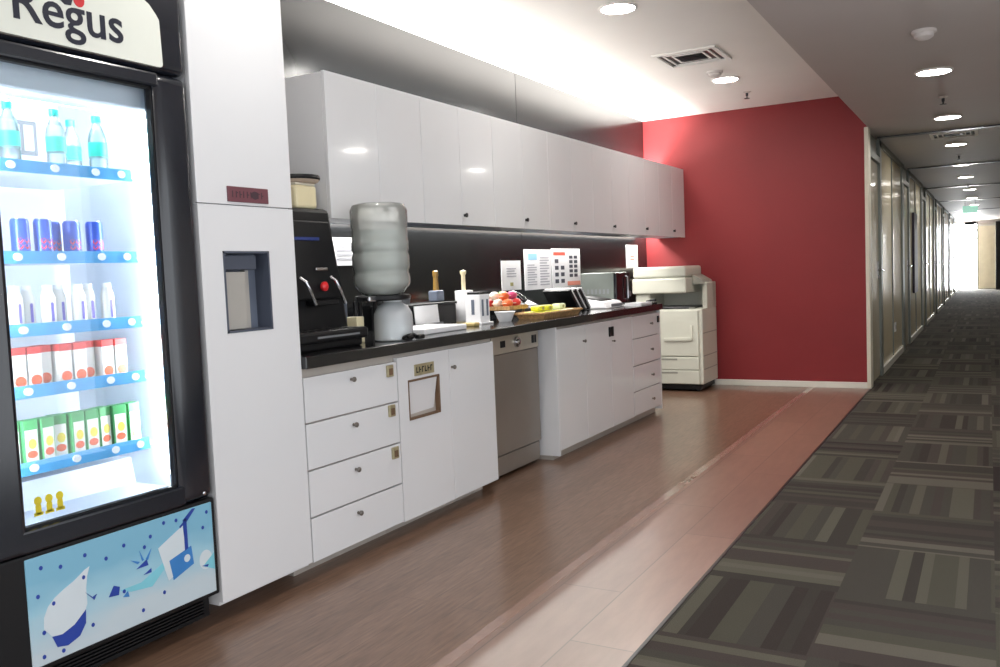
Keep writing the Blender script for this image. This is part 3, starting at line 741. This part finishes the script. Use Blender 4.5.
# dishwasher
DX = -2.50
t = thing('dishwasher', (-2.8, 4.57, 0), 'stainless steel dishwasher between the white base cabinets', 'dishwasher')
MB().box(-3.05, DX - .022, 4.30, 4.90, .03, .855).build('body', DKMETAL, t)
MB().box(DX - .020, DX, 4.303, 4.897, .142, .735, bev=.004).build('door', STEELD, t)
cp = MB().box(DX - .020, DX + .006, 4.303, 4.897, .739, .850, bev=.004).build('control_panel', STEEL, t)
MB().lathe((DX + .006, 4.60, .795), [(.034, 0), (.032, .012), (.018, .014), (.018, .024), (0, .026)], 20, 'x').build('dial', CHROME, cp)
MB().box(DX + .006, DX + .009, 4.40, 4.46, .775, .815, bev=.002).build('display', BLK, cp)
MB().box(DX + .006, DX + .010, 4.80, 4.83, .77, .82, bev=.002).build('button', BLK, cp)
MB().box(DX + .006, DX + .010, 4.84, 4.862, .77, .82, bev=.002).build('button', BLK, cp)
MB().box(DX - .040, DX - .012, 4.303, 4.897, .02, .134, bev=.003).build('kick_plate', STEELD, t)
for x in (-3.0, -2.58):
    for y in (4.34, 4.86): MB().cyl((x, y, 0), .018, .03).build('foot', BLK, t)
# right-hand base units
RY = 4.935
t = thing('base_cabinet', (-2.72, 5.39, 0), 'white two-door base cabinet right of the dishwasher', 'cabinet')
m = MB().box(-3.09, XL - .021, RY + .018, 5.842, .062, .858); m.build('carcass', CARC, t)
MB().box(-3.09, XL, RY, RY + .018, .03, .858, bev=.002).build('side_panel', WHITE, t)
MB().box(-3.05, XL - .06, RY + .018, 5.842, 0, .062).build('plinth', CARC, t)
d = MB().box(XL - .020, XL, RY + .019, 5.390, .064, .842, bev=.002).build('door', WHITE, t); knob(5.354, .735, d)
d = MB().box(XL - .020, XL, 5.393, 5.842, .064, .842, bev=.002).build('door', WHITE, t)
MB().box(XL, XL + .012, 5.806, 5.834, .725, .795, bev=.003).build('lock', BLK, d)
t = thing('base_cabinet', (-2.72, 6.06, 0), 'narrow white single-door base cabinet left of the end drawers', 'cabinet')
MB().box(-3.09, XL - .021, 5.844, 6.278, .062, .858).build('carcass', CARC, t)
MB().box(-3.05, XL - .06, 5.844, 6.278, 0, .062).build('plinth', CARC, t)
d = MB().box(XL - .020, XL, 5.846, 6.277, .064, .842, bev=.002).build('door', WHITE, t); knob(5.872, .690, d, .008)
MB().box(XL, XL + .012, 5.856, 5.884, .725, .795, bev=.003).build('lock', BLK, d)
tt = drawer_unit(6.28, 6.915, [.842, .663, .452, .252, .064], 'white four-drawer unit at the far end beside the copier', (6.69, [.762, .553, .347, .150]),
            [(6.868, .785, .028)], 'white drawer units')
MB().box(-3.09, XL + .001, 6.916, 6.934, .03, .858, bev=.002).build('end_panel', WHITE, tt)

# ------------------------------------------------------------------ on the worktop
# coffee machine
t = thing('coffee_machine', (-2.75, 2.93, T), 'tall black coffee machine with red button at the left end of the worktop', 'coffee machine')
CY0, CY1 = 2.66, 3.17
m = MB()
m.hexa([(-3.05, CY0, T + .03), (-2.59, CY0, T + .03), (-2.59, CY1, T + .03), (-3.05, CY1, T + .03),
        (-3.05, CY0 + .03, 1.54), (-2.67, CY0 + .03, 1.54), (-2.67, CY1 - .015, 1.54), (-3.05, CY1 - .015, 1.54)], bev=.02)
m.build('body', BLK, t)
MB().box(-3.04, -2.50, CY0 + .005, CY1 - .03, T, T + .045, bev=.01).build('base', BLK, t)
MB().hexa([(-2.63, CY0 + .03, 1.13), (-2.590, CY0 + .03, 1.13), (-2.590, CY1 - .035, 1.13), (-2.63, CY1 - .035, 1.13),
           (-2.68, CY0 + .05, 1.48), (-2.648, CY0 + .05, 1.48), (-2.648, CY1 - .05, 1.48), (-2.68, CY1 - .05, 1.48)], bev=.006).build('front_panel', BLK, t)
m = MB(); m.box(-2.59, -2.47, CY0 + .02, CY1 - .02, T + .035, T + .085, bev=.012); tr = m.build('drip_tray', BLK, t)
MB().box(-2.472, -2.467, 2.80, 3.08, T + .055, T + .063).build('tray_edge', GREYP, tr)
m = MB()
for i in range(9): m.box(-2.575, -2.485, CY0 + .05 + i * .045, CY0 + .07 + i * .045, T + .085, T + .088)
m.build('tray_grille', DKMETAL, tr)
def lever(y, name='lever'):
    m = MB(); m.tube([(-2.595, y, 1.225), (-2.565, y + .004, 1.205), (-2.555, y + .016, 1.165), (-2.55, y + .04, 1.105)], .008); m.build(name, CHROME, t)
lever(2.852); lever(3.050)
MB().lathe((-2.586, 2.99, 1.185), [(.021, 0), (.021, .012), (.014, .018), (0, .02)], 20, 'x').build('red_button', mat('red_lit_button', rgb(226, 44, 48), .3, noise=.05), t)
MB().box(-2.605, -2.588, 2.95, 3.03, 1.255, 1.27, bev=.004).build('badge', CHROME, t)
DB = mat('blue_display', rgb(40, 56, 120), .3, noise=.05)
MB().hexa([(-2.648, 2.80, 1.392), (-2.630, 2.80, 1.392), (-2.630, 3.03, 1.392), (-2.648, 3.03, 1.392),
           (-2.650, 2.80, 1.406), (-2.632, 2.80, 1.406), (-2.632, 3.03, 1.406), (-2.650, 3.03, 1.406)]).build('display_line', DB, t)
MB().box(-2.66, -2.56, 2.90, 3.06, 1.10, 1.125, bev=.006).build('spout_head', BLK, t)
# things on the coffee machine
t = thing('storage_jar', (-2.755, 3.03, 1.541), 'ivory box-shaped jar standing on the black coffee machine', 'jar')
MB().box(-2.83, -2.69, 2.96, 3.10, 1.541, 1.645, bev=.012).build('body', IVORY, t)
MB().box(-2.825, -2.695, 2.965, 3.095, 1.645, 1.655, bev=.004).build('lid', CREAM, t)
t = thing('round_tray', (-2.77, 3.03, 1.656), 'black round tray with beige rim lying on the ivory jar', 'tray')
MB().lathe((-2.77, 3.05, 1.656), [(.085, 0), (.10, .006), (.108, .016)], 28).build('base', mat('beige_tray_rim', rgb(190, 172, 156), .5, noise=.04), t)
MB().lathe((-2.77, 3.05, 1.656), [(.109, .0165), (.112, .024), (.108, .036), (.04, .042), (0, .042)], 28).build('lid', BLK, t)
# water bottle on its stand
BX, BY = -2.53, 3.345
t = thing('bottle_stand', (BX, BY, T), 'black and silver stand under the upturned water bottle', 'stand')
MB().lathe((BX, BY, 1.105), [(.125, 0), (.132, .006), (.132, .022), (.125, .0255), (.02, .0255), (.02, 0)], 28).build('ring', BLK, t)
MB().box(BX - .03, BX + .05, CY1 + .008, BY - .10, 1.104, 1.1305, bev=.006).build('arm', CHROME, t)
for dx, dy in ((-.11, -.075), (-.11, .075), (-.14, 0)):
    MB().cyl((BX + dx, BY + dy, T), .011, 1.105 - T, 'z', 12).build('leg', BLK, t)
t = thing('water_jug', (BX, BY, 1.131), 'large translucent water bottle standing above the worktop beside the coffee machine', 'water bottle')
MB().lathe((BX, BY, 1.131), [(0.08184, 0), (0.09765, 0.00372), (0.1302, 0.04185), (0.1358, 0.0558), (0.1358, 0.093), (0.1311, 0.1004), (0.1293, 0.1097), (0.1311, 0.119), (0.1367, 0.1265), (0.1367, 0.186), (0.1321, 0.1934), (0.1302, 0.2009), (0.1321, 0.2083), (0.1367, 0.2158),
                             (0.1367, 0.2511), (0.133, 0.2585), (0.133, 0.3162), (0.1358, 0.3348), (0.1367, 0.3999), (0.1256, 0.4259), (0.1023, 0.4334), (0, 0.4297)], 40).build('body', JUG, t)
MB().lathe((BX, BY, 1.131), [(0.0744, 0.00558), (0.093, 0.0093), (0.1246, 0.0465), (0.1283, 0.3069), (0, 0.3088)], 36).build('water', WATER, t)
# milky jar below
t = thing('water_jar', (-2.5, 3.38, T), 'milky clear jar of water under the large water bottle', 'jar')
JX, JY = -2.50, 3.38
m = MB().lathe((JX, JY, T), [(.085, 0), (.094, .006), (.094, .10), (.092, .13), (.075, .165), (.045, .182), (.04, .186)], 28); m.build('body', JAR, t)
MB().lathe((JX, JY, T), [(.08, .006), (.088, .012), (.088, .11), (0, .112)], 24).build('water', WATER, t)
MB().lathe((JX, JY, T), [(.044, .186), (.044, .192), (0, .193)], 20).build('cap', TAGW, t)
tag(MB().box(-2.63, -2.57, 3.19, 3.245, T, T + .125, bev=.004).build('carton_box', IVORY), 'small cream box standing between coffee machine and milky jar', 'box')
tag(MB().box(-2.83, -2.76, 3.26, 3.36, T, T + .19, bev=.006).build('canister', BLUEGREY), 'grey canister behind the small cream box', 'canister')
m = MB(); m.tube([(-2.395 + .018 * math.cos(a * .9), 3.32 + .04 * a / 3 + .03 * math.sin(a * 1.7), T + .0085 + .01 * (1 + math.sin(a * 1.3))) for a in [i * .35 for i in range(20)]], .007)
m.box(-2.41, -2.38, 3.42, 3.47, T + .0015, T + .024, bev=.006)
tag(m.build('power_cable', BLK), 'black cable coiled at the worktop edge before the milky jar', 'cable')
# notices on the black wall
def notice(y0, y1, z0, z1, label, marks):
    t = thing('notice_sign', (XB + .002, (y0 + y1) / 2, z0), label, 'notice', 'paper notices on the black wall')
    MB().box(XB + .0005, XB + .004, y0, y1, z0, z1).build('sheet', PAPER, t)
    for nm, mm, rects in marks:
        q = MB()
        for a, b, c, d in rects:
            q.box(XB + .004, XB + .0048, y0 + a * (y1 - y0), y0 + b * (y1 - y0), z0 + c * (z1 - z0), z0 + d * (z1 - z0))
            if nm == 'picture_print': q.build(nm, mm, t); q = MB()
        if nm != 'picture_print': q.build(nm, mm, t)
lines = lambda a, b, c, d, n: [(a, b - .08 * (i % 3 == 2), c + (d - c) * i / n, c + (d - c) * (i + .45) / n) for i in range(n)]
notice(3.66, 3.95, 1.29, 1.445, 'small white notice between coffee machine and large water bottle', [('print', INK, lines(.2, .8, .2, .8, 4))])
notice(5.555, 5.855, 1.085, 1.305, 'white certificate-like sheet, leftmost of the papers by the wall joint', [('print', INK, lines(.25, .75, .45, .8, 4)), ('seal', OLIVEP, [(.42, .58, .14, .26)])])
notice(5.92, 6.385, 1.075, 1.39, 'text-filled notice with pale blue corner, middle sheet on the black wall',
       [('print', INK, lines(.10, .44, .12, .66, 9) + lines(.56, .92, .1, .85, 11)), ('blue_corner', SKYP, [(.14, .46, .74, .9)])])
ic = [(.10 + .2 * (i % 2), .22 + .2 * (i % 2), .12 + .17 * (i // 2), .22 + .17 * (i // 2)) for i in range(8)]
ic2 = [(.60 + .17 * (i % 2), .72 + .17 * (i % 2), .26 + .12 * (i // 2), .34 + .12 * (i // 2)) for i in range(10)]
notice(6.40, 6.965, 1.075, 1.40, 'picture chart with red heading, rightmost sheet beside the microwave',
       [('picture_print', INKD, ic[:7] + ic2), ('heading', REDP, [(.06, .46, .83, .91)]), ('footer', PEACH, [(.52, .98, .04, .15)])])
notice(8.08, 8.40, 1.215, 1.445, 'lone white notice near the red wall above the copier', [('print', PEACH, lines(.35, .65, .35, .6, 2))])
# white sheets, black box, placard, bottle
tag(MB().box(-2.80, -2.53, 3.68, 4.10, T, T + .03, bev=.006).build('white_tray', PAPER), 'flat white tray lying in front of the small placard', 'tray')
t = thing('storage_box', (-2.93, 4.22, T), 'low black box behind the white placard', 'box')
MB().box(-3.06, -2.835, 3.93, 4.48, T, T + .13, bev=.006).build('body', BLK, t)
MB().box(-3.065, -2.83, 3.925, 4.485, T + .13, T + .145, bev=.004).build('lid', BLK, t)
m = MB().hexa([(-2.822, 4.02, T + .032), (-2.816, 4.02, T + .032), (-2.816, 4.26, T + .032), (-2.822, 4.26, T + .032),
               (-2.830, 4.02, T + .135), (-2.825, 4.02, T + .135), (-2.825, 4.26, T + .135), (-2.830, 4.26, T + .135)])
t = thing('placard', (-2.82, 4.14, T), 'small white card leaning on the low black box', 'placard')
m.build('card', PAPER, t)
MB().box(-2.829, -2.80, 4.0, 4.28, T, T + .032, bev=.003).build('holder', GREYP, t)
t = thing('sauce_bottle', (-2.95, 4.44, T + .145), 'grey bottle with amber neck on the low black box', 'bottle')
MB().box(-2.985, -2.915, 4.40, 4.48, T + .146, T + .215, bev=.01).build('body', BLUEGREY, t)
MB().lathe((-2.95, 4.44, T + .21), [(.02, 0), (.017, .03), (.014, .09)], 16).build('neck', AMBER, t)
MB().lathe((-2.95, 4.44, T + .30), [(.018, 0), (.018, .03), (.01, .036), (0, .036)], 16).build('cap', AMBER, t)
t = thing('small_tub', (-3.02, 4.12, T + .145), 'small grey tub on the black box, left of the amber-necked bottle', 'tub')
MB().lathe((-3.0, 4.14, T + .146), [(.05, 0), (.058, .04)], 20).build('body', GREYP, t)
MB().lathe((-3.0, 4.14, T + .187), [(.06, 0), (.06, .01), (0, .012)], 20).build('lid', DKMETAL, t)
# canister with ivory handle, tea box, bowl
t = thing('paper_towel_roll', (-2.85, 4.60, T), 'white roll on an ivory-topped post behind the tea box', 'paper roll')
MB().lathe((-2.85, 4.60, T), [(.06, 0), (.06, .012), (.012, .014)], 24).build('base', IVORY, t)
MB().lathe((-2.85, 4.60, T + .015), [(.055, 0), (.057, .005), (.057, .19), (.02, .192)], 28).build('roll', PAPER, t)
MB().lathe((-2.85, 4.60, T + .2), [(.013, 0), (.013, .10), (.02, .112), (.02, .128), (0, .134)], 16).build('post', IVORY, t)
t = thing('tea_box', (-2.71, 4.52, T), 'white upright tea box with dark slots left of the snack tray', 'box')
MB().box(-2.765, -2.66, 4.47, 4.585, T + .012, T + .18, bev=.004).build('body', PAPER, t)
MB().box(-2.775, -2.645, 4.455, 4.60, T, T + .012, bev=.003).build('base', PAPER, t)
MB().box(-2.661, -2.657, 4.49, 4.51, T + .05, T + .15, bev=.0015).build('slot', BLUEGREY, t)
MB().box(-2.661, -2.657, 4.545, 4.565, T + .05, T + .15, bev=.0015).build('slot', BLUEGREY, t)
MB().box(-2.755, -2.67, 4.48, 4.575, T + .18, T + .195, bev=.003).build('lid', BLK, t)
MB().box(-2.72, -2.70, 4.466, 4.471, T + .06, T + .15, bev=.0015).build('slot', BLUEGREY, t)
t = thing('sugar_packet', (-2.70, 4.33, T), 'tan sachet lying before the tea box', 'packet')
MB().box(-2.68, -2.60, 4.30, 4.36, T, T + .022, bev=.006).build('wrapper', mat('tan_sachet', rgb(190, 168, 110), .5, noise=.08), t)
MB().box(-2.685, -2.68, 4.298, 4.362, T + .007, T + .013).build('seam', IVORY, t)
t = thing('bowl', (-2.66, 4.77, T), 'small white bowl in front of the snack tray', 'bowl')
MB().lathe((-2.645, 4.745, T), [(.038, 0), (.04, .004), (.062, .055), (.067, .062), (.063, .062), (.056, .052), (.036, .008), (0, .007)], 28).build('body', PAPER, t)
MB().lathe((-2.645, 4.745, T), [(.045, .0235), (.046, .0255), (.045, .0275)], 28).build('foot_band', CREAM, t)
# snack tray with wrapped snacks
t = thing('snack_tray', (-2.79, 4.98, T), 'raised brown tray of wrapped snacks beside the tea box', 'tray')
SX0, SX1, SY0, SY1, SH = -2.905, -2.68, 4.865, 5.105, .07
m = MB(); m.box(SX0, SX1, SY0, SY1, T + SH, T + SH + .008)
for a in ((SX0 - .008, SX0, SY0 - .008, SY1 + .008), (SX1, SX1 + .008, SY0 - .008, SY1 + .008), (SX0, SX1, SY0 - .008, SY0), (SX0, SX1, SY1, SY1 + .008)): m.box(*a, T + SH - .005, T + SH + .02)
m.build('rim', WICK, t)
for x in (SX0 + .015, SX1 - .015):
    for y in (SY0 + .015, SY1 - .015): MB().cyl((x, y, T), .01, SH, 'z', 10).build('leg', BROWN, t)
sn = thing('snack_packet', (0, 0, 0), '', 'snack packet', 'wrapped snacks on the raised tray')
MB().lathe((0, -.045, 0), [(.004, 0), (.022, .012), (.028, .03), (.028, .06), (.022, .078), (.004, .09)], 14, 'y').build('wrapper', ORNG, sn)
m = MB(); m.box(-.02, .02, -.052, -.042, -.002, .002); m.box(-.02, .02, .042, .052, -.002, .002); m.build('end_crimps', CREAMW, sn)
wr = [ORNG, PINKW, CREAMW, GREENW, REDWR, ORNG, CREAMW, REDWR, ORNG, REDWR, CREAMW, ORNG]
nmw = {id(ORNG): 'orange', id(PINKW): 'pink', id(CREAMW): 'cream', id(GREENW): 'green', id(REDWR): 'red'}
spots = [(-2.722, 4.925, .107), (-2.722, 5.042, .107), (-2.792, 4.925, .107), (-2.792, 5.042, .107), (-2.862, 4.925, .107), (-2.862, 5.042, .107),
         (-2.755, 4.94, .155), (-2.755, 5.045, .155), (-2.828, 4.94, .155), (-2.828, 5.045, .155)]
desc = ['front row left', 'front row right', 'middle row left', 'middle row right', 'rear row left', 'rear row right', 'upper front left', 'upper front right', 'upper rear left', 'upper rear right']
wr = [ORNG, REDWR, CREAMW, ORNG, REDWR, CREAMW, ORNG, PINKW, CREAMW, GREENW]
protos = []
for i, (x, y, dz) in enumerate(spots):
    o = sn if i == 0 else copy_tree(sn)
    if i:
        w = o.children[0]
        w = [c for c in o.children if c.name.startswith('wrapper')][0]
        w.data = w.data.copy(); w.data.materials[0] = wr[i]
    o.location = (x, y, T + dz); o.rotation_euler.z = (-.05, .06, .03, -.04)[i % 4]
    o['label'] = '%s wrapped snack on the raised tray, %s' % (nmw[id(wr[i])], desc[i])
# woven basket with yellow packets
t = thing('woven_basket', (-2.56, 5.2, T), 'long woven basket of yellow packets at the worktop front', 'basket')
def basket(y0, y1, x0, x1, h):
    m = MB(); m.box(x0 + .02, x1 - .02, y0 + .02, y1 - .02, T, T + .006)
    m.build('bottom', WICK, t)
    m = MB(); o_ = .018
    def pl(a, b): m.hexa([a[0], a[1], a[2], a[3], b[0], b[1], b[2], b[3]])
    B = [(x0 + .02, y0 + .02), (x1 - .02, y0 + .02), (x1 - .02, y1 - .02), (x0 + .02, y1 - .02)]; U = [(x0, y0), (x1, y0), (x1, y1), (x0, y1)]
    for i in range(4):
        j = (i + 1) % 4
        cx, cy = (x0 + x1) / 2, (y0 + y1) / 2
        ins = lambda p: (p[0] + (.008 if p[0] < cx else -.008), p[1] + (.008 if p[1] < cy else -.008))
        bi, bj, ui, uj = B[i], B[j], U[i], U[j]
        m.hexa([(*bi, T), (*bj, T), (*ins(bj), T), (*ins(bi), T), (*ui, T + h), (*uj, T + h), (*ins(uj), T + h), (*ins(ui), T + h)])
    m.build('side', WICK, t)
    m = MB(); m.tube([(*U[0], T + h), (*U[1], T + h), (*U[2], T + h), (*U[3], T + h), (*U[0], T + h)], .008); m.build('rim', WICK, t)
basket(4.92, 5.50, -2.668, -2.455, .036)
yp = thing('yellow_packet', (0, 0, 0), '', 'packet', 'packets in the woven basket')
MB().box(-.035, .035, -.048, .048, 0, .036, bev=.012).build('wrapper', YELW, yp)
m = MB(); m.prism(ring_pts(0, .018, .016, .010, 12), .034, .036); m.box(-.012, .012, -.02, .02, .0355, .037); m.build('print', OLIVEP, yp)
spots = [(-2.523, 4.995, .008), (-2.523, 5.097, .008), (-2.523, 5.199, .008), (-2.600, 4.995, .008), (-2.600, 5.097, .008), (-2.600, 5.199, .008), (-2.56, 5.04, .046), (-2.56, 5.15, .046),
         (-2.523, 5.305, .008), (-2.523, 5.410, .008), (-2.600, 5.305, .008), (-2.56, 5.35, .046)]
dsc = ['front left', 'front middle', 'front right', 'rear left', 'rear middle', 'rear right', 'upper left', 'upper right', 'front', 'front right end', 'rear', 'topmost']
for i, (x, y, dz) in enumerate(spots):
    o = yp if i == 0 else copy_tree(yp)
    if i >= 8:
        w = [c for c in o.children if c.name.startswith('wrapper')][0]
        w.data = w.data.copy(); w.data.materials[0] = PALEG
    o.location = (x, y, T + dz); o.rotation_euler.z = (.03, -.02, .01)[i % 3]
    o['label'] = ('pale lime packet at the right half of the woven basket, %s one' if i >= 8 else 'yellow packet at the left half of the woven basket, %s one') % dsc[i]
# dark device behind the basket
t = thing('desk_phone', (-2.93, 5.55, T), 'black desk phone behind the woven basket', 'phone')
MB().hexa([(-3.03, 5.36, T), (-2.82, 5.36, T), (-2.82, 5.66, T), (-3.03, 5.66, T), (-3.03, 5.36, T + .14), (-2.84, 5.36, T + .05), (-2.84, 5.66, T + .05), (-3.03, 5.66, T + .14)], bev=.008).build('base', BLK, t)
m = MB(); m.tube([(-2.99, 5.41, T + .16), (-2.95, 5.405, T + .165), (-2.89, 5.405, T + .14), (-2.845, 5.41, T + .10)], .02, 10); m.build('handset', BLKG, t)
MB().hexa([(-2.96, 5.50, T + .104), (-2.87, 5.50, T + .062), (-2.87, 5.63, T + .062), (-2.96, 5.63, T + .104), (-2.96, 5.50, T + .112), (-2.87, 5.50, T + .070), (-2.87, 5.63, T + .070), (-2.96, 5.63, T + .112)]).build('keypad', GREYP, t)
# leaning folders
fd = thing('folder', (0, 0, 0), '', 'folder', 'black folders leaning behind the basket')
MB().hexa([(-.11, .10, 0), (.11, .10, 0), (.11, .13, .006), (-.11, .13, .006), (-.11, -.075, .155), (.11, -.075, .155), (.11, -.045, .165), (-.11, -.045, .165)], bev=.003).build('cover', BLK, fd)
MB().hexa([(-.105, .132, .010), (.112, .132, .010), (.112, .142, .013), (-.105, .142, .013), (-.105, -.043, .168), (.112, -.043, .168), (.112, -.033, .172), (-.105, -.033, .172)]).build('pages', PAPER, fd)
for i, (x, y) in enumerate([(-2.78, 5.84), (-2.78, 5.93), (-2.78, 6.02)]):
    place(fd, i, (x, y, T + .001), 'black folder with white pages leaning back, %s of three' % ['left one', 'middle one', 'right one'][i])
# low white device
t = thing('desktop_device', (-2.68, 6.40, T), 'low white desktop device with dark top before the microwave', 'device')
MB().hexa([(-2.84, 6.17, T), (-2.54, 6.17, T), (-2.54, 6.56, T), (-2.84, 6.56, T), (-2.83, 6.19, T + .085), (-2.58, 6.19, T + .05), (-2.58, 6.54, T + .05), (-2.83, 6.54, T + .085)], bev=.012).build('body', PAPER, t)
MB().hexa([(-2.80, 6.24, T + .08), (-2.62, 6.24, T + .055), (-2.62, 6.48, T + .055), (-2.80, 6.48, T + .08), (-2.79, 6.26, T + .098), (-2.64, 6.26, T + .07), (-2.64, 6.46, T + .07), (-2.79, 6.46, T + .098)], bev=.005).build('top_panel', BLK, t)
MB().box(-2.542, -2.535, 6.25, 6.48, T + .012, T + .034, bev=.003).build('front_slot', GREYP, t)
t = thing('paper_stack', (-2.51, 6.72, T), 'stack of white papers near the far end of the worktop', 'paper')
for i in range(4): MB().box(-2.585 + .006 * i, -2.43 + .005 * (i % 2), 6.60 + .006 * (i % 3), 6.855, T + .005 * i, T + .005 * i + .0045).build('sheet', PAPER, t)
t = thing('stapler', (-2.50, 6.875, T), 'small dark stapler at the far corner of the worktop', 'stapler')
MB().box(-2.49, -2.40, 6.872, 6.91, T, T + .012, bev=.003).build('base', BLK, t)
MB().hexa([(-2.487, 6.875, T + .014), (-2.405, 6.875, T + .02), (-2.405, 6.905, T + .02), (-2.487, 6.905, T + .014), (-2.487, 6.877, T + .028), (-2.405, 6.877, T + .042), (-2.405, 6.903, T + .042), (-2.487, 6.903, T + .028)]).build('arm', BLK, t)
# microwave
t = thing('microwave', (-2.80, 6.77, T), 'grey steel microwave with dark door near the far end of the worktop', 'microwave')
MB().box(-2.96, -2.665, 6.62, 6.93, T + .012, T + .275, bev=.006).build('body', mat('microwave_steel', rgb(112, 118, 113), .35, .4, noise=.05), t)
d = MB().box(-2.665, -2.642, 6.622, 6.84, T + .02, T + .27, bev=.005).build('door', BLKG, t)
MB().tube([(-2.643, 6.825, T + .05), (-2.622, 6.825, T + .055), (-2.622, 6.825, T + .235), (-2.643, 6.825, T + .24)], .006).build('handle', CHROME, d)
c = MB().box(-2.665, -2.642, 6.845, 6.928, T + .02, T + .27, bev=.005).build('control_panel', BLK, t)
MB().lathe((-2.642, 6.887, T + .09), [(.026, 0), (.024, .016), (0, .018)], 18, 'x').build('dial', GREYP, c)
m = MB()
for i in range(6): m.box(-2.90 + i * .035, -2.885 + i * .035, 6.6185, 6.621, T + .10, T + .14)
m.build('side_vents', GREYP, t)
for x in (-2.92, -2.70):
    for y in (6.66, 6.89): MB().cyl((x, y, T), .014, .013, 'z', 10).build('foot', BLK, t)

# ------------------------------------------------------------------ copier
KX0, KX1, KY0, KY1 = -3.02, -2.385, 8.12, 8.64
t = thing('copier', ((KX0 + KX1) / 2, (KY0 + KY1) / 2, 0), 'ivory floor-standing office copier against the red wall', 'copier')
MB().box(KX0 + .02, KX1 - .03, KY0 + .03, KY1 - .02, .02, .07).build('base', BLK, t)
for x in (KX0 + .06, KX1 - .07):
    for y in (KY0 + .07, KY1 - .06): MB().cyl((x, y - .012, .024), .024, .024, 'y', 14).build('caster', BLK, t)
MB().box(KX0, KX1, KY0 + .02, KY1, .07, .80, bev=.012).build('body', COPIER, t)
for i, (a, b) in enumerate(((.075, .205), (.212, .335))):
    d = MB().box(KX0 + .01, KX1 - .035, KY0, KY0 + .02, a, b, bev=.006).build('paper_drawer', COPIER, t)
    MB().box(KX0 + .2, KX1 - .25, KY0 - .002, KY0 + .002, b - .03, b - .012).build('drawer_grip', COPIERG, d)
fdr = MB().box(KX0 + .01, KX1 - .035, KY0, KY0 + .02, .343, .79, bev=.008).build('front_cover', COPIER, t)
MB().prism([(-2.76, .49), (-2.50, .49), (-2.475, .505), (-2.475, .64), (-2.500, .64), (-2.500, .53), (-2.76, .52)], KY0 - .014, KY0 + .004, 'y', bev=.003).build('tray_handle', COPIER, fdr)
m = MB()
for z in (.21, .34, .56): m.box(KX1 - .002, KX1 + .002, KY0 + .03, KY1 - .01, z, z + .008)
m.build('side_seam', COPIERG, t)
MB().box(KX0 + .05, KX1 - .11, KY0 + .03, KY1 - .08, .80, .822, bev=.006).build('output_tray', DKMETAL, t)
MB().box(KX1 - .13, KX1 - .07, KY0 + .02, KY0 + .06, .80, .812, bev=.003).build('indicator_panel', COPIERG, t)
m = MB(); m.box(KX0 + .02, KX1, KY1 - .10, KY1, .79, 1.05, bev=.01); m.box(KX1 - .05, KX1, KY1 - .32, KY1 - .05, .79, 1.05, bev=.01)
m.build('rear_housing', COPIER, t)
m = MB(); m.box(KX0 - .02, KX0 + .13, KY0 - .01, KY1 - .02, .79, .96, bev=.015); m.build('left_support', COPIER, t)
sc = MB().box(KX0 - .04, KX1 - .13, KY0 - .05, KY1 - .01, .955, 1.105, bev=.018).build('scanner', COPIER, t)
MB().box(KX0 - .03, KX1 - .135, KY0 - .045, KY1 - .02, 1.107, 1.215, bev=.022).build('document_feeder', COPIER, t)
MB().box(KX0 + .10, KX0 + .17, KY0 - .006, KY0 + .03, .86, .905, bev=.006).build('release_lever', COPIERG, t)
MB().hexa([(KX1 - .13, KY1 - .36, 1.03), (KX1 - .01, KY1 - .36, 1.03), (KX1 - .01, KY1 - .04, 1.03), (KX1 - .13, KY1 - .04, 1.03),
           (KX1 - .13, KY1 - .36, 1.13), (KX1 - .03, KY1 - .36, 1.07), (KX1 - .03, KY1 - .04, 1.07), (KX1 - .13, KY1 - .04, 1.13)], bev=.006).build('control_panel', COPIERG, t)

# ------------------------------------------------------------------ light, camera
w = bpy.data.worlds.new('world'); scene.world = w; w.use_nodes = True
bg = w.node_tree.nodes['Background']; bg.inputs['Color'].default_value = (.92, .96, 1, 1); bg.inputs['Strength'].default_value = 2.2

cd = bpy.data.cameras.new('camera'); cam = bpy.data.objects.new('camera', cd); COL.objects.link(cam)
yaw, pitch, roll = .5151, .0677, -.0418
cy, sy = math.cos(yaw), math.sin(yaw)
fwd = Vector((-sy, cy, 0)); right = Vector((cy, sy, 0)); up = Vector((0, 0, 1))
f2 = fwd * math.cos(pitch) - up * math.sin(pitch); u2 = up * math.cos(pitch) + fwd * math.sin(pitch)
r3 = right * math.cos(roll) + u2 * math.sin(roll); u3 = u2 * math.cos(roll) - right * math.sin(roll)
M4 = Matrix(((r3.x, u3.x, -f2.x, 0), (r3.y, u3.y, -f2.y, 0), (r3.z, u3.z, -f2.z, 1.2042), (0, 0, 0, 1)))
cam.matrix_world = M4
cd.sensor_width = 36; cd.sensor_fit = 'HORIZONTAL'; cd.lens = 867.06 / 1000 * 36; cd.clip_end = 200; cd.clip_start = .05
scene.camera = cam
scene.view_settings.view_transform = 'Standard'; scene.view_settings.look = 'None'
scene.view_settings.gamma = 1.0; scene.view_settings.exposure = 0.0; scene.view_settings.use_curve_mapping = False
scene.cycles.max_bounces = 8; scene.cycles.transparent_max_bounces = 16
